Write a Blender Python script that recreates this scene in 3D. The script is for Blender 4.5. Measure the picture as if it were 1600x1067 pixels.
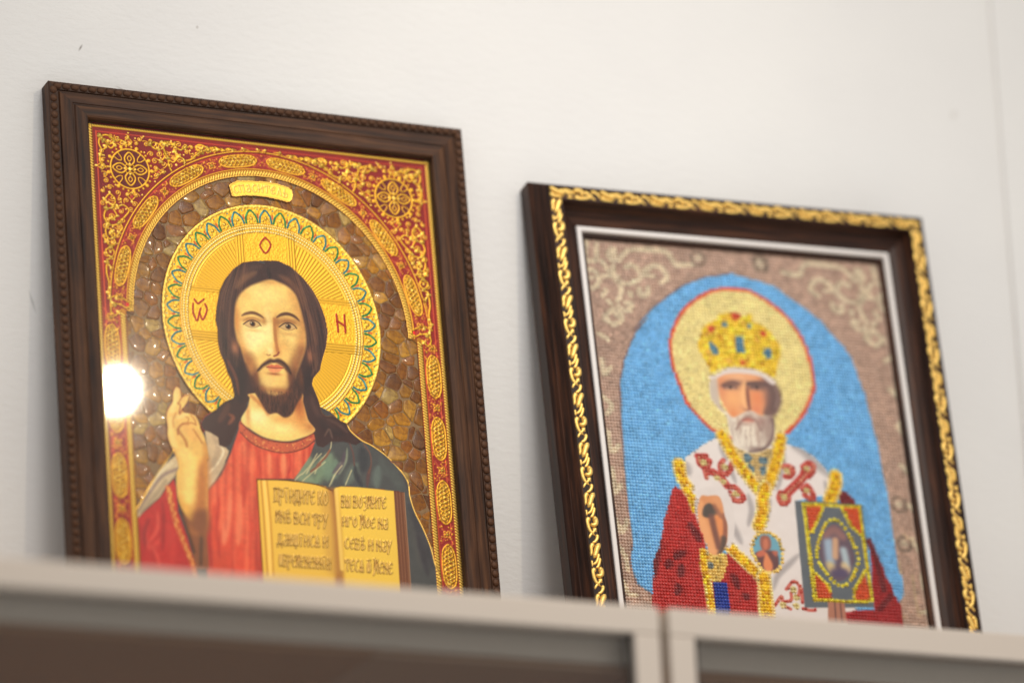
import bpy, bmesh, math, random
import numpy as np
from mathutils import Vector, Matrix

for o in list(bpy.data.objects): bpy.data.objects.remove(o, do_unlink=True)
scene = bpy.context.scene
col = scene.collection
rnd = random.Random(7)
Z0 = 2.2                                     # the cabinet's top is this high above the floor

# ------------------------------------------------------------------ camera
cam = bpy.data.cameras.new('camera'); camo = bpy.data.objects.new('camera', cam); col.objects.link(camo)
FW, RT, UP = Vector((0.41150774, 0.85833517, 0.30646716)), Vector((0.90697511, -0.41877924, -0.04494553)), Vector((-0.08976376, -0.29645352, 0.95081953))
M = Matrix((RT, UP, -FW)).transposed().to_4x4(); M.translation = Vector((-1.2207, -3.3392, -0.9013+Z0)); camo.matrix_world = M
cam.sensor_width = 36; cam.lens = 7858.93/1600*36; cam.clip_start = .05; cam.clip_end = 60
cam.dof.use_dof = True; cam.dof.focus_distance = 3.785; cam.dof.aperture_fstop = 1.9; cam.dof.aperture_blades = 0
scene.camera = camo

# ------------------------------------------------------------------ light of the room
w = bpy.data.worlds.new('World'); scene.world = w; w.use_nodes = True
bg = w.node_tree.nodes['Background']; bg.inputs[0].default_value = (1., .99, .975, 1); bg.inputs[1].default_value = .56
def lamp(name, kind, loc, target, power, colr, **k):
    d = bpy.data.lights.new(name, kind); o = bpy.data.objects.new(name, d); col.objects.link(o)
    o.location = Vector(loc)+Vector((0, 0, Z0)); dirv = Vector(target)-Vector(loc); o.rotation_euler = dirv.to_track_quat('-Z', 'Y').to_euler()
    d.energy = power; d.color = colr
    for a, v in k.items(): setattr(d, a, v)
    return o
# large ceiling fitting, soft
lamp('ceiling_spot', 'SPOT', (.36, -1.30, 1.35), (.43, 0, .30), 64, (1., .97, .935), spot_size=math.radians(46), spot_blend=1., shadow_soft_size=.4)
# small round downlight whose mirror image shows in the pane of the left picture
lamp('downlight', 'AREA', (.7191, -1.6883, 1.1091), (.25, -.03, .22), 4.6, (1., .85, .62), shape='DISK', size=.013)

scene.view_settings.view_transform = 'Standard'; scene.view_settings.look = 'None'
scene.view_settings.gamma = 1; scene.view_settings.exposure = .14; scene.view_settings.use_curve_mapping = False

# ------------------------------------------------------------------ painting helpers (millimetre coordinates on the sheet)
def spl(pts, closed=True, n=6):
    P = np.array(pts, float); k = len(P)
    if closed: Q = np.vstack([P[-1], P, P[0], P[1]])
    else: Q = np.vstack([2*P[0]-P[1], P, 2*P[-1]-P[-2]])
    out = []
    for i in range(1, len(Q)-2):
        p0, p1, p2, p3 = Q[i-1], Q[i], Q[i+1], Q[i+2]
        for j in range(n):
            u = j/n
            out.append(.5*((2*p1)+(-p0+p2)*u+(2*p0-5*p1+4*p2-p3)*u*u+(-p0+3*p1-3*p2+p3)*u**3))
    if not closed: out.append(P[-1])
    return np.array(out)

def sm(x): x = np.clip(x, 0, 1); return x*x*(3-2*x)

class Canvas:
    def __init__(c, s0, t0, s1, t1, res, base):
        c.s0, c.t0, c.res = s0, t0, res
        c.w, c.h = int(round((s1-s0)/res))+1, int(round((t1-t0)/res))+1
        c.rgb = np.ones((c.h, c.w, 3))*np.array(base)/255.
        c.hgt = np.zeros((c.h, c.w)); c.met = np.zeros((c.h, c.w))
        c.S = s0+np.arange(c.w)*res; c.T = t0+np.arange(c.h)*res
    def win(c, P, pad):
        P = np.asarray(P)
        i0 = max(0, int((P[:, 0].min()-pad-c.s0)/c.res)); i1 = min(c.w, int((P[:, 0].max()+pad-c.s0)/c.res)+2)
        j0 = max(0, int((P[:, 1].min()-pad-c.t0)/c.res)); j1 = min(c.h, int((P[:, 1].max()+pad-c.t0)/c.res)+2)
        if i1 <= i0 or j1 <= j0: return None
        return (slice(j0, j1), slice(i0, i1)), *np.meshgrid(c.S[i0:i1], c.T[j0:j1])
    def dseg(c, P, X, Y, closed):
        D = np.full(X.shape, 1e9); U = np.zeros(X.shape); ins = np.zeros(X.shape, bool)
        n = len(P); L = 0.
        tot = sum(math.hypot(*(P[i+1]-P[i])) for i in range(n-1)) or 1
        for i in range(n if closed else n-1):
            a, b = P[i], P[(i+1) % n]; d = b-a; l2 = d@d+1e-12
            t = np.clip(((X-a[0])*d[0]+(Y-a[1])*d[1])/l2, 0, 1)
            q = np.hypot(X-a[0]-t*d[0], Y-a[1]-t*d[1]); better = q < D
            D = np.where(better, q, D)
            if not closed: U = np.where(better, (L+t*math.sqrt(l2))/tot, U); L += math.sqrt(l2)
            else: ins ^= ((a[1] > Y) != (b[1] > Y)) & (X < d[0]*(Y-a[1])/(d[1] if abs(d[1]) > 1e-9 else 1e-9)+a[0])
        return D, U, ins
    def put(c, w, A, col, h=None, m=None, addh=None):
        if col is not None: c.rgb[w] += A[..., None]*(np.array(col)/255.-c.rgb[w])
        if h is not None: c.hgt[w] += A*(h-c.hgt[w])
        if addh is not None: c.hgt[w] += addh
        if m is not None: c.met[w] += A*(m-c.met[w])
    def mask(c, P, f=.5, smooth=True):
        P = spl(P) if smooth else np.array(P, float)
        M = np.zeros((c.h, c.w)); q = c.win(P, f+1)
        if q is None: return M
        w, X, Y = q; D, U, ins = c.dseg(P, X, Y, True)
        M[w] = sm(np.where(ins, D, -D)/(2*f)+.5); return M
    def fill(c, P, col, f=.4, a=1., smooth=True, clip=None, h=None, m=None):
        P = spl(P) if smooth else np.array(P, float)
        q = c.win(P, f+1)
        if q is None: return
        w, X, Y = q; D, U, ins = c.dseg(P, X, Y, True)
        A = sm(np.where(ins, D, -D)/(2*f)+.5)*a
        if clip is not None: A = A*clip[w]
        c.put(w, A, col, h, m)
    def stroke(c, P, wid, col, f=.3, a=1., smooth=True, closed=False, clip=None, taper=0, rel=None, m=None):
        P = spl(P, closed) if smooth and len(P) > 2 else np.array(P, float)
        if closed: P = np.vstack([P, P[:1]])
        q = c.win(P, wid+f+1)
        if q is None: return
        w, X, Y = q; D, U, ins = c.dseg(P, X, Y, False)
        r = wid/2*np.ones(X.shape)
        if taper == 1: r = r*np.sqrt(np.clip(4*U*(1-U), 0, 1))
        elif taper == 2: r = r*(1-.85*U)
        A = sm((r-D)/(2*f)+.5)*a
        if clip is not None: A = A*clip[w]
        ah = None
        if rel is not None: ah = rel*np.sqrt(np.clip(1-(D/(r+.25))**2, 0, 1))*A
        c.put(w, A, col, m=m, addh=ah)
    def blob(c, x, y, rx, ry, col, a=1., ang=0, clip=None, p=1., rel=None, m=None):
        R = max(rx, ry)*2.2
        q = c.win([(x-R, y-R), (x+R, y+R)], 0)
        if q is None: return
        w, X, Y = q; ca, sa = math.cos(ang), math.sin(ang)
        u = ((X-x)*ca+(Y-y)*sa)/rx; v = (-(X-x)*sa+(Y-y)*ca)/ry
        A = np.exp(-(u*u+v*v)**p)*a
        if clip is not None: A = A*clip[w]
        c.put(w, A, col, m=m, addh=None if rel is None else rel*A)
    def dot(c, x, y, r, col, rel=None, m=None, a=1., clip=None):
        q = c.win([(x-r, y-r), (x+r, y+r)], .6)
        if q is None: return
        w, X, Y = q; D = np.hypot(X-x, Y-y); A = sm((r-D)/.5+.5)*a
        if clip is not None: A = A*clip[w]
        c.put(w, A, col, m=m, addh=None if rel is None else rel*np.sqrt(np.clip(1-(D/(r+.2))**2, 0, 1)))

def vnoise(h, w, cell, rng):
    gh, gw = int(h/cell)+3, int(w/cell)+3
    g = rng.random((gh, gw)); y = np.arange(h)/cell; x = np.arange(w)/cell
    yi, xi = y.astype(int), x.astype(int); fy, fx = sm(y-yi)[:, None], sm(x-xi)[None]
    return (g[yi][:, xi]*(1-fy)*(1-fx)+g[yi+1][:, xi]*fy*(1-fx)+g[yi][:, xi+1]*(1-fy)*fx+g[yi+1][:, xi+1]*fy*fx)

# ------------------------------------------------------------------ stroke alphabet for the embossed lettering (unit box, y down)
GL = {
'П': [[(0,1),(0,.04)],[(0,.04),(1,.04)],[(1,.04),(1,1)],[(-.25,0),(1.2,0)],[(-.3,1.02),(.35,.95)]],
'п': [[(0,1),(0,0)],[(0,.03),(1,.03)],[(1,0),(1,1)]], 'р': [[(0,1.25),(0,.05)],[(0,.1),(.8,.05),(1,.3),(.8,.6),(0,.55)]],
'и': [[(0,0),(0,1)],[(0,.62),(1,.35)],[(1,0),(1,1)]], 'ї': [[(.4,.15),(.4,1)],[(.1,-.1),(.15,-.05)],[(.7,-.1),(.75,-.05)]],
'д': [[(.25,.05),(.25,.75),(0,.95)],[(.25,.05),(.8,.05)],[(.8,.05),(.8,.95)],[(-.1,.85),(1.1,.85)],[(-.1,.85),(-.1,1.15)],[(1.1,.85),(1.1,1.15)]],
'т': [[(.5,.05),(.5,1)],[(-.1,.3),(-.1,.05),(1.1,.05),(1.1,.3)]], 'е': [[(1,.15),(.6,0),(.1,.25),(.05,.7),(.4,1),(1,.85)],[(.1,.48),(.8,.42)]],
'к': [[(0,0),(0,1)],[(.95,0),(.3,.48),(1,1)]], 'о': [[(.5,.02),(.05,.35),(.05,.7),(.5,1),(.95,.7),(.95,.35),(.5,.02)]],
'м': [[(0,1),(.1,0)],[(.1,0),(.5,.75),(.9,0)],[(.9,0),(1,1)]], 'М': [[(-.3,1.2),(.05,.9),(.1,-.15)],[(.1,-.15),(.5,.7),(.9,-.15)],[(.9,-.15),(1,1)],[(-.25,-.2),(.2,-.25)]],
'н': [[(0,0),(0,1)],[(0,.35),(1,.62)],[(1,0),(1,1)]], 'ѣ': [[(.35,-.2),(.35,1)],[(0,.15),(.8,.15)],[(.35,.5),(.9,.6),(.9,.9),(.35,1)]],
'в': [[(0,0),(0,1)],[(0,.03),(.7,.05),(.75,.35),(.1,.48)],[(.1,.48),(1,.6),(.9,.95),(0,1)]], 'с': [[(1,.12),(.5,0),(.05,.35),(.05,.7),(.5,1),(1,.85)]],
'у': [[(0,0),(.45,.6)],[(1,0),(.45,.6),(.1,1.2)]], 'ж': [[(.5,-.05),(.5,1)],[(0,0),(.5,.5),(0,1)],[(1,0),(.5,.5),(1,1)]],
'а': [[(.2,.1),(.8,.05),(.9,.3),(.95,1)],[(.9,.45),(.2,.55),(.1,.85),(.5,1),(.9,.8)]], 'ю': [[(0,0),(0,1)],[(0,.5),(.4,.5)],[(.7,.02),(.4,.35),(.4,.7),(.7,1),(1,.7),(1,.35),(.7,.02)]],
'щ': [[(0,0),(0,.95)],[(.5,0),(.5,1.2)],[(1,0),(1,.95)],[(0,.95),(1,.95)]], 'я': [[(0,1),(.45,0),(1,1)],[(.2,.6),(.8,.6)],[(.5,.6),(.5,1)]],
'б': [[(0,0),(0,1)],[(0,.03),(.9,.03),(.95,.2)],[(0,.45),(.8,.45),(1,.7),(.8,1),(0,1)]], 'ѡ': [[(.15,0),(0,.6),(.2,1),(.5,.7),(.8,1),(1,.6),(.85,0)],[(.5,.2),(.5,.7)]],
'ѿ': [[(.15,.2),(0,.7),(.2,1),(.5,.75),(.8,1),(1,.7),(.85,.2)],[(.5,.3),(.5,.75)],[(0,-.05),(1,-.05)],[(.5,-.05),(.5,.15)]],
'г': [[(0,1),(0,.03),(.9,.03),(.95,.25)]], 'ы': [[(0,0),(0,1)],[(0,.45),(.4,.5),(.5,.75),(.35,1),(0,1)],[(1,0),(1,1)]],
'з': [[(0,.1),(.7,0),(.8,.3),(.3,.45),(.95,.65),(.8,1),(.3,1.2)]], 'л': [[(-.05,1),(.4,0),(1,1)]], 'ь': [[(.1,0),(.1,1)],[(.1,.5),(.8,.52),(.9,.8),(.7,1),(.1,1)]],
}
GOLD = (222,168,46); GOLDL = (246,206,92); GOLDD = (176,120,34)

def text(c, word, quad, col, wid, rel, shade=None):
    (ax, ay), (bx, by), (dx, dy), (ex, ey) = quad          # top-left, bottom-left, top-right, bottom-right
    n = sum(.5 if ch == ' ' else 1 for ch in word); u = 0.
    for ch in word:
        if ch == ' ': u += .5; continue
        for st in GL[ch]:
            P = []
            for gx, gy in st:
                uu = (u+.14+gx*.66)/n
                P.append((ax+(dx-ax)*uu+(bx+(ex-bx)*uu-ax-(dx-ax)*uu)*gy, ay+(dy-ay)*uu+(by+(ey-by)*uu-ay-(dy-ay)*uu)*gy))
            if shade is not None: c.stroke([(x-.5, y+.25) for x, y in P], wid*1.0, shade, f=.3, a=.85, smooth=False)  # shadow beside each raised letter, painted as an offset darker stroke
            c.stroke(P, wid, col, f=.25, smooth=False, rel=rel, m=.9)
        u += 1

CS = 170.8; HC = (170.2, 180.0); HR = 88.5; AC = (170.6, 181.0); KY = 1.1
def pol(r, deg, o=HC): a = math.radians(deg); return (o[0]+r*math.sin(a), o[1]-KY*r*math.cos(a))     # 0 deg is up, clockwise

def paint_gilded_print():
    rng = np.random.default_rng(4)
    c = Canvas(28, 28, 313.5, 445, .5, (122, 24, 26))
    X, Y = np.meshgrid(c.S, c.T)
    # --- which layer each place of the sheet belongs to
    arch = np.hypot(X-AC[0], (Y-AC[1])/KY) < 111.2
    inner = (arch & (Y <= 181)) | ((Y > 181) & (X > 53.2) & (X < 288.6))
    reg = np.where(inner, 1, 0)
    halo = np.hypot(X-HC[0], (Y-HC[1])/KY) < HR
    reg[halo & inner] = 2
    HAIRL = [(159.6,129.9),(149.2,132.5),(141.1,138.7),(133.7,148.3),(129.2,157.6),(126.0,169.7),(124.3,181.6),(125.3,189.3),(125.1,200.0),(126.4,208.6),(129.3,216.0),(131.2,223.6)]+[(133.7,229.5),(135.3,239.9),(134.8,243.8)]+[(127.3,247.4),(119.2,254.9),(111.2,260.4),(107.1,266.5),(108.2,271.2),(114.3,273.0),(120.2,276.3),(120.8,282.5),(125.5,284.0),(130.0,280.2),(134.9,270.7)]+[(139.0,259.8),(144.4,250.7),(146.1,238.9),(148.2,225.2),(149.6,228.9),(158.4,228.1),(168.2,198.0),(169.5,148.9)]
    HAIRR = [(167.0,128.9),(178.8,128.1),(188.3,131.8),(197.6,139.8),(204.8,148.9),(209.9,159.3),(213.5,170.7),(214.9,182.4),(212.8,194.4),(210.3,201.5),(207.5,209.6)]+[(206.4,214.4),(200.6,221.3),(199.0,226.8),(201.6,233.8),(203.6,240.4),(205.4,249.0),(209.1,251.7),(214.0,250.6),(218.7,253.6),(224.4,256.0),(227.8,261.7),(233.5,264.4),(237.3,268.9),(230.9,272.8),(221.3,270.8),(211.5,271.6),(204.3,277.1),(199.5,276.1),(197.4,265.7),(193.2,256.4),(191.0,246.4),(189.7,236.8),(180.5,216.3),(174.7,187.6),(169.5,148.9)]
    HAND = [(89.3,238.9),(86.6,244.4),(85.7,251.2),(82.0,257.3),(80.2,263.2),(80.7,271.7),(80.2,279.4),(83.0,287.7),(85.9,295.0),(87.3,302.5)]+[(85.1,309.3),(85.4,326.2),(89.4,338.1),(98.1,349.7),(106.7,349.0),(109.2,324.3),(110.5,295.7)]+[(111.7,295.6),(111.1,285.2),(109.3,276.8),(106.8,271.3),(105.9,266.6),(103.6,261.3),(99.9,259.5),(94.7,259.0),(92.7,256.5),(94.7,254.2),(98.2,248.3),(99.1,244.4),(96.0,244.7),(93.0,247.2),(92.4,241.2)]
    BODY = [(84.3,290.4),(77.6,299.5),(71.5,307.6)]+[(68.4,312.6),(60.2,324.6),(52.1,339.8),(50.0,357.2),(48.4,385.2),(43.2,477.4),(237.5,464.8)]+[(298.9,432.7),(292.8,376.2),(288.9,364.1),(286.2,350.0),(281.4,336.0),(275.6,323.0),(272.5,310.8),(271.8,299.3),(266.5,290.1),(258.2,283.0)]+[(259.5,282.9),(252.1,276.8),(243.7,271.7),(236.1,268.5),(213.2,248.3),(185.0,235.3),(146.1,238.9),(134.9,263.0),(121.1,270.0)]+[(111.5,270.9),(105.4,277.1),(93.2,291.5)]
    mb = c.mask(BODY, .3, False); mh = c.mask(HAND, .3); ml = c.mask(HAIRL, .3, False); mr = c.mask(HAIRR, .3, False)
    HEAD = HAIRL[:23]+HAIRL[25:27]+[(134.6,268.8),(152.5,286.4),(191.3,283.0)]+HAIRR[::-1][12:-1][:0]+HAIRR[:25][::-1]
    mo = c.mask(HEAD, .3, False)
    fig = ((mb > .5) | (mo > .5) | (mh > .5) | (ml > .5) | (mr > .5)) & inner
    reg[fig] = 3
    LPAGE = [(148.9,307.2),(157.6,306.8),(172.0,305.9),(184.5,306.4),(196.0,307.1),(203.7,308.3),(208.8,311.1),(209.4,316.0),(209.1,378.7),(209.2,429.4),(148.0,433.6),(148.8,380.4)]
    RPAGE = [(209.7,311.2),(211.9,308.6),(216.3,307.2),(230.0,306.6),(244.6,306.8),(259.4,307.2),(258.5,378.8),(258.1,426.0),(209.2,429.4),(209.1,378.7)]
    REDGE = [(259.4,307.2),(268.0,307.8),(267.4,376.2),(266.4,425.5),(258.1,426.0),(258.5,378.8)]
    for P in (LPAGE, RPAGE, REDGE): reg[(c.mask(P, .3, False) > .5) & inner] = 4
    PLQ = [(142.2,69.4),(144.3,67.7),(148.9,65.0),(159.6,63.8),(171.4,63.3),(181.2,63.6),(190.9,65.9),(193.7,68.0),(194.1,71.9),(193.0,75.7),(190.9,77.9),(188.9,78.1),(182.3,76.9),(172.5,75.8),(162.7,75.8),(154.1,76.6),(146.1,78.5),(144.0,77.9)]
    plq = c.mask(PLQ, .3, False); reg[plq > .5] = 5

    # --- red border ground, slightly different reds
    red = vnoise(c.h, c.w, 26, rng)[..., None]
    c.rgb[:] = np.array((120, 16, 14))/255+red*np.array((44, 14, 4))/255; c.met[:] = .2
    border = reg == 0; bm = border.astype(float)
    g = dict(m=1., clip=bm)
    band = (np.hypot(X-AC[0], (Y-AC[1])/KY) < 128.5) & (Y <= 181) | (Y > 181)
    c.rgb[band] = c.rgb[band]*.55+np.array((168, 46, 34))/255*.45
    def gs(P, w=.95, rel=.32, **k): c.stroke(P, w, k.pop('col', GOLD), f=.25, rel=rel, m=1., clip=bm, **k)
    def mir(P): return [(2*CS-x, y) for x, y in P]
    def both(P, *a, **k): gs(P, *a, **k); gs(mir(P), *a, **k)
    def fleck(x, y, r): c.dot(x, y, r, GOLDL, rel=.3, m=1., clip=bm); c.dot(2*CS-x, y, r, GOLDL, rel=.3, m=1., clip=bm)
    # outer gold strips and the thin rules
    for s in (32.2,): 
        both([(s, 28), (s, 446)], 4.6, rel=.1, smooth=False, col=(150, 98, 28))
        for t in np.arange(30, 446, 2.3):
            for q in (s, 2*CS-s):
                c.stroke([(q-1.3, t), (q+1.2, t+1.5)], 1.1, GOLDL, f=.25, rel=.35, m=1.); c.dot(q+1.5, t+2.2, .45, (96, 40, 18)); c.dot(q-1.4, t+1.2, .45, (96, 40, 18))
    c.stroke([(28, 31.6), (314, 31.6)], 2.4, GOLD, f=.3, smooth=False, rel=.2, m=1.)
    for s in np.arange(30, 312, 2.1): c.stroke([(s, 30.7), (s+1.2, 32.2)], .9, GOLDL, f=.25, rel=.3, m=1.)
    both([(37.2, 36), (37.2, 446)], .6, rel=.1, smooth=False, col=(214, 96, 60)); gs([(37, 36.2), (304.6, 36.2)], .5, rel=.1, smooth=False, col=(206, 88, 58))
    # arches
    gs([pol(129.6, d, AC) for d in np.arange(-92, 92.1, 4)], 1.1)
    gs([pol(127.4, d, AC) for d in np.arange(-92, 92.1, 4)], .5, rel=.12, col=(180, 70, 40))
    ring = (np.abs(np.hypot(X-AC[0], (Y-AC[1])/KY)-113.6) < 2.9) & (Y < 184) & border
    c.rgb[ring] = np.array((166, 110, 32))/255; c.met[ring] = 1.
    for d in np.arange(-94, 94, 1.12):
        a, b = pol(112.5, d, AC), pol(114.7, d+.75, AC); c.stroke([a, b], 1.15, GOLDL, f=.25, rel=.4, m=1., clip=bm)
        c.dot(*pol(115.6, d+.3, AC), .45, (150, 84, 26), clip=bm); c.dot(*pol(112, d+.75, AC), .4, (150, 84, 26), clip=bm)
    gs([pol(116.5, d, AC) for d in np.arange(-94, 94.1, 4)], .6); gs([pol(111.4, d, AC) for d in np.arange(-94, 94.1, 4)], .7, col=GOLDL)
    both([(53, 181.8), (61.4, 181.8)], .9, smooth=False)
    # inner strip of the side columns
    both([(50.8, 182), (50.8, 446)], 5., rel=.1, smooth=False, col=(160, 106, 30))
    for t in np.arange(184, 446, 2.3):
        for q in (50.8, 2*CS-50.8):
            c.stroke([(q-1.3, t), (q+1.3, t+1.5)], 1.15, GOLDL, f=.25, rel=.38, m=1.); c.dot(q+1.6, t+2.3, .45, (130, 60, 22)); c.dot(q-1.6, t+1.2, .45, (130, 60, 22))
    both([(47.6, 184), (47.6, 446)], .5, rel=.1, smooth=False, col=(196, 84, 44))
    # lozenges of knotwork and little crosses between them
    def loz(o, ang, ln=17.3, wd=5.7):
        ca, sa = math.cos(ang), math.sin(ang)
        def M(u, v): return (o[0]+u*ca-v*sa, o[1]+u*sa+v*ca)
        c.fill([M(-ln, 0), M(-ln*.72, -wd*.8), M(0, -wd), M(ln*.72, -wd*.8), M(ln, 0), M(ln*.72, wd*.8), M(0, wd), M(-ln*.72, wd*.8)], (172, 104, 34), f=.4, clip=bm, m=.8)
        out = [M(-ln, 0), M(-ln*.72, -wd*.8), M(0, -wd), M(ln*.72, -wd*.8), M(ln, 0), M(ln*.72, wd*.8), M(0, wd), M(-ln*.72, wd*.8)]
        gs(out, 1.2, closed=True)
        uu = np.linspace(-ln*.86, ln*.86, 41)
        for ph in (0, math.pi*2/3, math.pi*4/3):
            gs([M(u, wd*.68*math.sin(u*.62+ph)*(1-(abs(u)/ln)**3)) for u in uu], 1.15, rel=.42, col=GOLDL if ph == 0 else GOLD)
        for u in np.arange(-ln*.7, ln*.75, ln*.235): c.dot(*M(u, 0), .75, GOLDL, rel=.4, m=1., clip=bm)
    def flor(o, r=3.1, ang=0):
        for k in range(4):
            a = ang+k*math.pi/2+math.pi/4
            gs([(o[0], o[1]), (o[0]+r*.8*math.cos(a-.5), o[1]+r*.8*math.sin(a-.5)), (o[0]+r*1.15*math.cos(a), o[1]+r*1.15*math.sin(a)), (o[0]+r*.8*math.cos(a+.5), o[1]+r*.8*math.sin(a+.5)), (o[0], o[1])], .7)
        c.dot(*o, 1., GOLDL, rel=.4, m=1., clip=bm)
    def orn(o, ang):
        ca, sa = math.cos(ang), math.sin(ang)
        for sx in (-1, 1):
            for sy in (-1, 1): c.stroke([(o[0]+sx*7*ca-sy*5*sa, o[1]+sx*7*sa+sy*5*ca), (o[0]+sx*2.5*ca-sy*2*sa, o[1]+sx*2.5*sa+sy*2*ca), (o[0]+sx*1*ca, o[1]+sx*1*sa)], 1.5, (206, 84, 50), f=.5, a=.8, clip=bm)
    for t in (210.9, 261.6, 313, 364.4, 415.8, 467):
        for q in (40.9, 2*CS-40.9): loz((q, t), math.pi/2)
    for t in (187.5, 236.2, 287.2, 338.6, 390, 441):
        for q in (40.9, 2*CS-40.9): orn((q, t), math.pi/2); flor((q, t), 2.8)
    for d in (-74.5, -52.5, -30.6, -9.2, 9.2, 30.6, 52.5, 74.5): loz(pol(122.4, d, AC), math.atan(KY*math.tan(math.radians(d))), 15.4+1.6*abs(d)/75, 4.9)
    for d in (-85.5, -63.5, -41.5, -19.8, 19.8, 41.5, 63.5, 85.5): orn(pol(122.4, d, AC), math.radians(d)); flor(pol(122.4, d, AC), 2.8, math.radians(d))
    orn(pol(122.4, 0, AC), 0)
    for k in range(900):                                       # gold speckle of the band's small foliage
        if k % 3: x, y = rng.uniform(36, 47), rng.uniform(184, 444)
        else: x, y = pol(rng.uniform(118.5, 127), rng.uniform(-90, 0), AC)
        for q in (x, 2*CS-x): c.dot(q, y, rng.uniform(.4, .75), GOLD, rel=.2, m=1., a=.75, clip=bm)
    # corner rosettes
    for q in (62.8, 2*CS-62.8):
        o = (q, 64.6)
        c.dot(*o, 16.2, (104, 20, 22)); gs([(o[0]+15.4*math.cos(a), o[1]+16.2*math.sin(a)) for a in np.linspace(0, 6.283, 25)[:-1]], 1.5, closed=True)
        for k in range(26):
            a = k*6.2832/26; c.dot(o[0]+17.6*math.cos(a), o[1]+18.4*math.sin(a), 1.0 if k % 3 else 1.6, GOLD, rel=.4, m=1., clip=bm)
        for k in range(4):
            a = k*math.pi/2; ca, sa = math.cos(a), math.sin(a)
            M = lambda u, v: (o[0]+u*ca-v*sa, o[1]+u*sa+v*ca)
            gs([M(2, 0), M(6, -3.6), M(10, -3.4), M(13.6, 0), M(10, 3.4), M(6, 3.6), M(2, 0)], 1.4)
            gs([M(6, 0), M(8.5, -1.6), M(10.8, 0), M(8.5, 1.6), M(6, 0)], .9); c.dot(*M(4.3, 0), .9, GOLDL, rel=.4, m=1., clip=bm)
            gs([M(12.2, -8.8), M(9, -6.6), M(6.6, -6.6), M(6.6, -9), M(8.8, -12.2)], .9)
            gs([M(2.2, 0), M(3.4, -2.2), M(2.2, -3.4), M(0, -2.2)], .7)
            gs([M(19, 0), M(22.5, -3.2), M(26, 0), M(22.5, 3.2), M(19, 0)], .85, smooth=False); c.dot(*M(22.5, 0), 1.5, (196, 60, 44), clip=bm); c.dot(*M(27, 0), 1., GOLDL, rel=.3, m=1., clip=bm)
        c.dot(*o, 1.5, GOLDL, rel=.4, m=1.)
    # scrolls between rosette, arch and edge
    om = bm*((np.hypot(X-AC[0], (Y-AC[1])/KY) > 130.6) | (Y > 168))
    def curl(P, w=1.5):
        for Q in (P, mir(P)):
            c.stroke(Q, w, GOLD, f=.25, rel=.36, m=1., clip=om)
            for e, e2 in ((Q[0], Q[1]), (Q[-1], Q[-2])):
                a = math.atan2(e[1]-e2[1], e[0]-e2[0])
                for da in (-1.7, 0, 1.7): c.dot(e[0]+1.25*math.cos(a+da), e[1]+1.25*math.sin(a+da), .95, GOLDL if da else GOLD, rel=.35, m=1., clip=om)
    for (x0, y0, w0, h0) in ((99, 52, 7, 9), (89, 47, 4, 5), (50, 103, 5, 6), (44.5, 93, 3, 5), (45, 45, 4, 4), (122, 41, 4, 2.6)):
        for q in (x0, 2*CS-x0): c.blob(q, y0, w0, h0, (176, 30, 38), .55, clip=om, p=2)
    curl([(40, 40), (46, 38.5), (51, 42), (47, 46), (42.5, 43.5)]); curl([(40, 40), (39, 46), (41.5, 51), (45, 47.5), (43, 43)]); curl([(43, 43), (48, 49), (51.5, 46)]); curl([(51, 42), (57, 41.5), (60, 44)])
    curl([(40, 55), (38.8, 60), (41, 64)]); fleck(39.5, 38.7, 1.2); fleck(46.5, 43, 1.1); fleck(43, 47.6, 1.1)
    for P in ([(80, 42), (84, 40.2), (88.5, 42), (92, 47), (91, 52), (88, 55.5)], [(92, 40), (91, 46), (94, 52), (98, 55), (101, 51), (99.5, 46)], [(94, 40.5), (99, 41), (104, 44), (108, 42)],
              [(90, 40), (95, 38.5), (100, 40)], [(94, 52), (95, 60), (101, 66.5), (106, 60), (107, 53), (103, 49)], [(107, 53), (113, 51), (117, 47), (121, 43.8)], [(80, 42), (83.5, 45.5), (87, 45.5)],
              [(121, 43.8), (117, 40.5), (121, 37.8), (126.5, 40.5), (122, 43.8)], [(126.5, 40.5), (131, 39.2), (134, 41.4), (138, 39.4), (142, 41), (147, 38.6), (152, 40), (157, 37.6), (163, 38.6), (168, 37.4)], [(128, 41.6), (133, 38.6), (139, 41.2), (144, 38.4), (150, 40.6), (156, 38)],
              [(108, 57), (111, 54), (113, 57), (110, 60), (107, 61)]): curl(P)
    for x, y in ((80, 42), (88, 55.8), (101, 47), (108, 42), (100.5, 57), (113, 58), (122, 40.8), (134, 40.4), (147, 39.6), (92, 41.4), (87, 46)): fleck(x, y, 1.05)
    for P in ([(41, 92), (45.5, 87), (49.5, 92), (47, 98), (42, 99)], [(42, 99), (40, 106), (43, 112), (49, 112), (53, 108), (57, 104), (60, 99), (56, 95), (51, 97)], [(43, 112), (40.5, 118), (43, 124), (47.5, 121), (45.5, 117)],
              [(40.5, 126), (44, 130), (48, 127), (46, 123)], [(44, 130), (39.8, 134), (43.5, 139), (46.6, 135), (44, 130)], [(44, 139), (40, 143), (44, 148)], [(40, 143), (39.5, 152), (41, 160), (40, 168)], [(44, 148), (42.5, 156), (44, 162)],
              [(47, 98), (50, 104), (47, 107)], [(52, 110), (54, 114), (51, 118)]): curl(P)
    for x, y in ((45.4, 85.6), (44, 94), (50.6, 104.5), (44.5, 107), (43.6, 120), (43.4, 134.6), (42, 146), (51.5, 118.5), (41.4, 164)): fleck(x, y, 1.05)
    for P in ([(41, 172), (46, 170), (52, 172), (57, 175), (54, 179), (49, 176.5), (44, 177)], [(44, 177), (41, 181), (44, 186), (47, 183)]): curl(P, 1.25)
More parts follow.
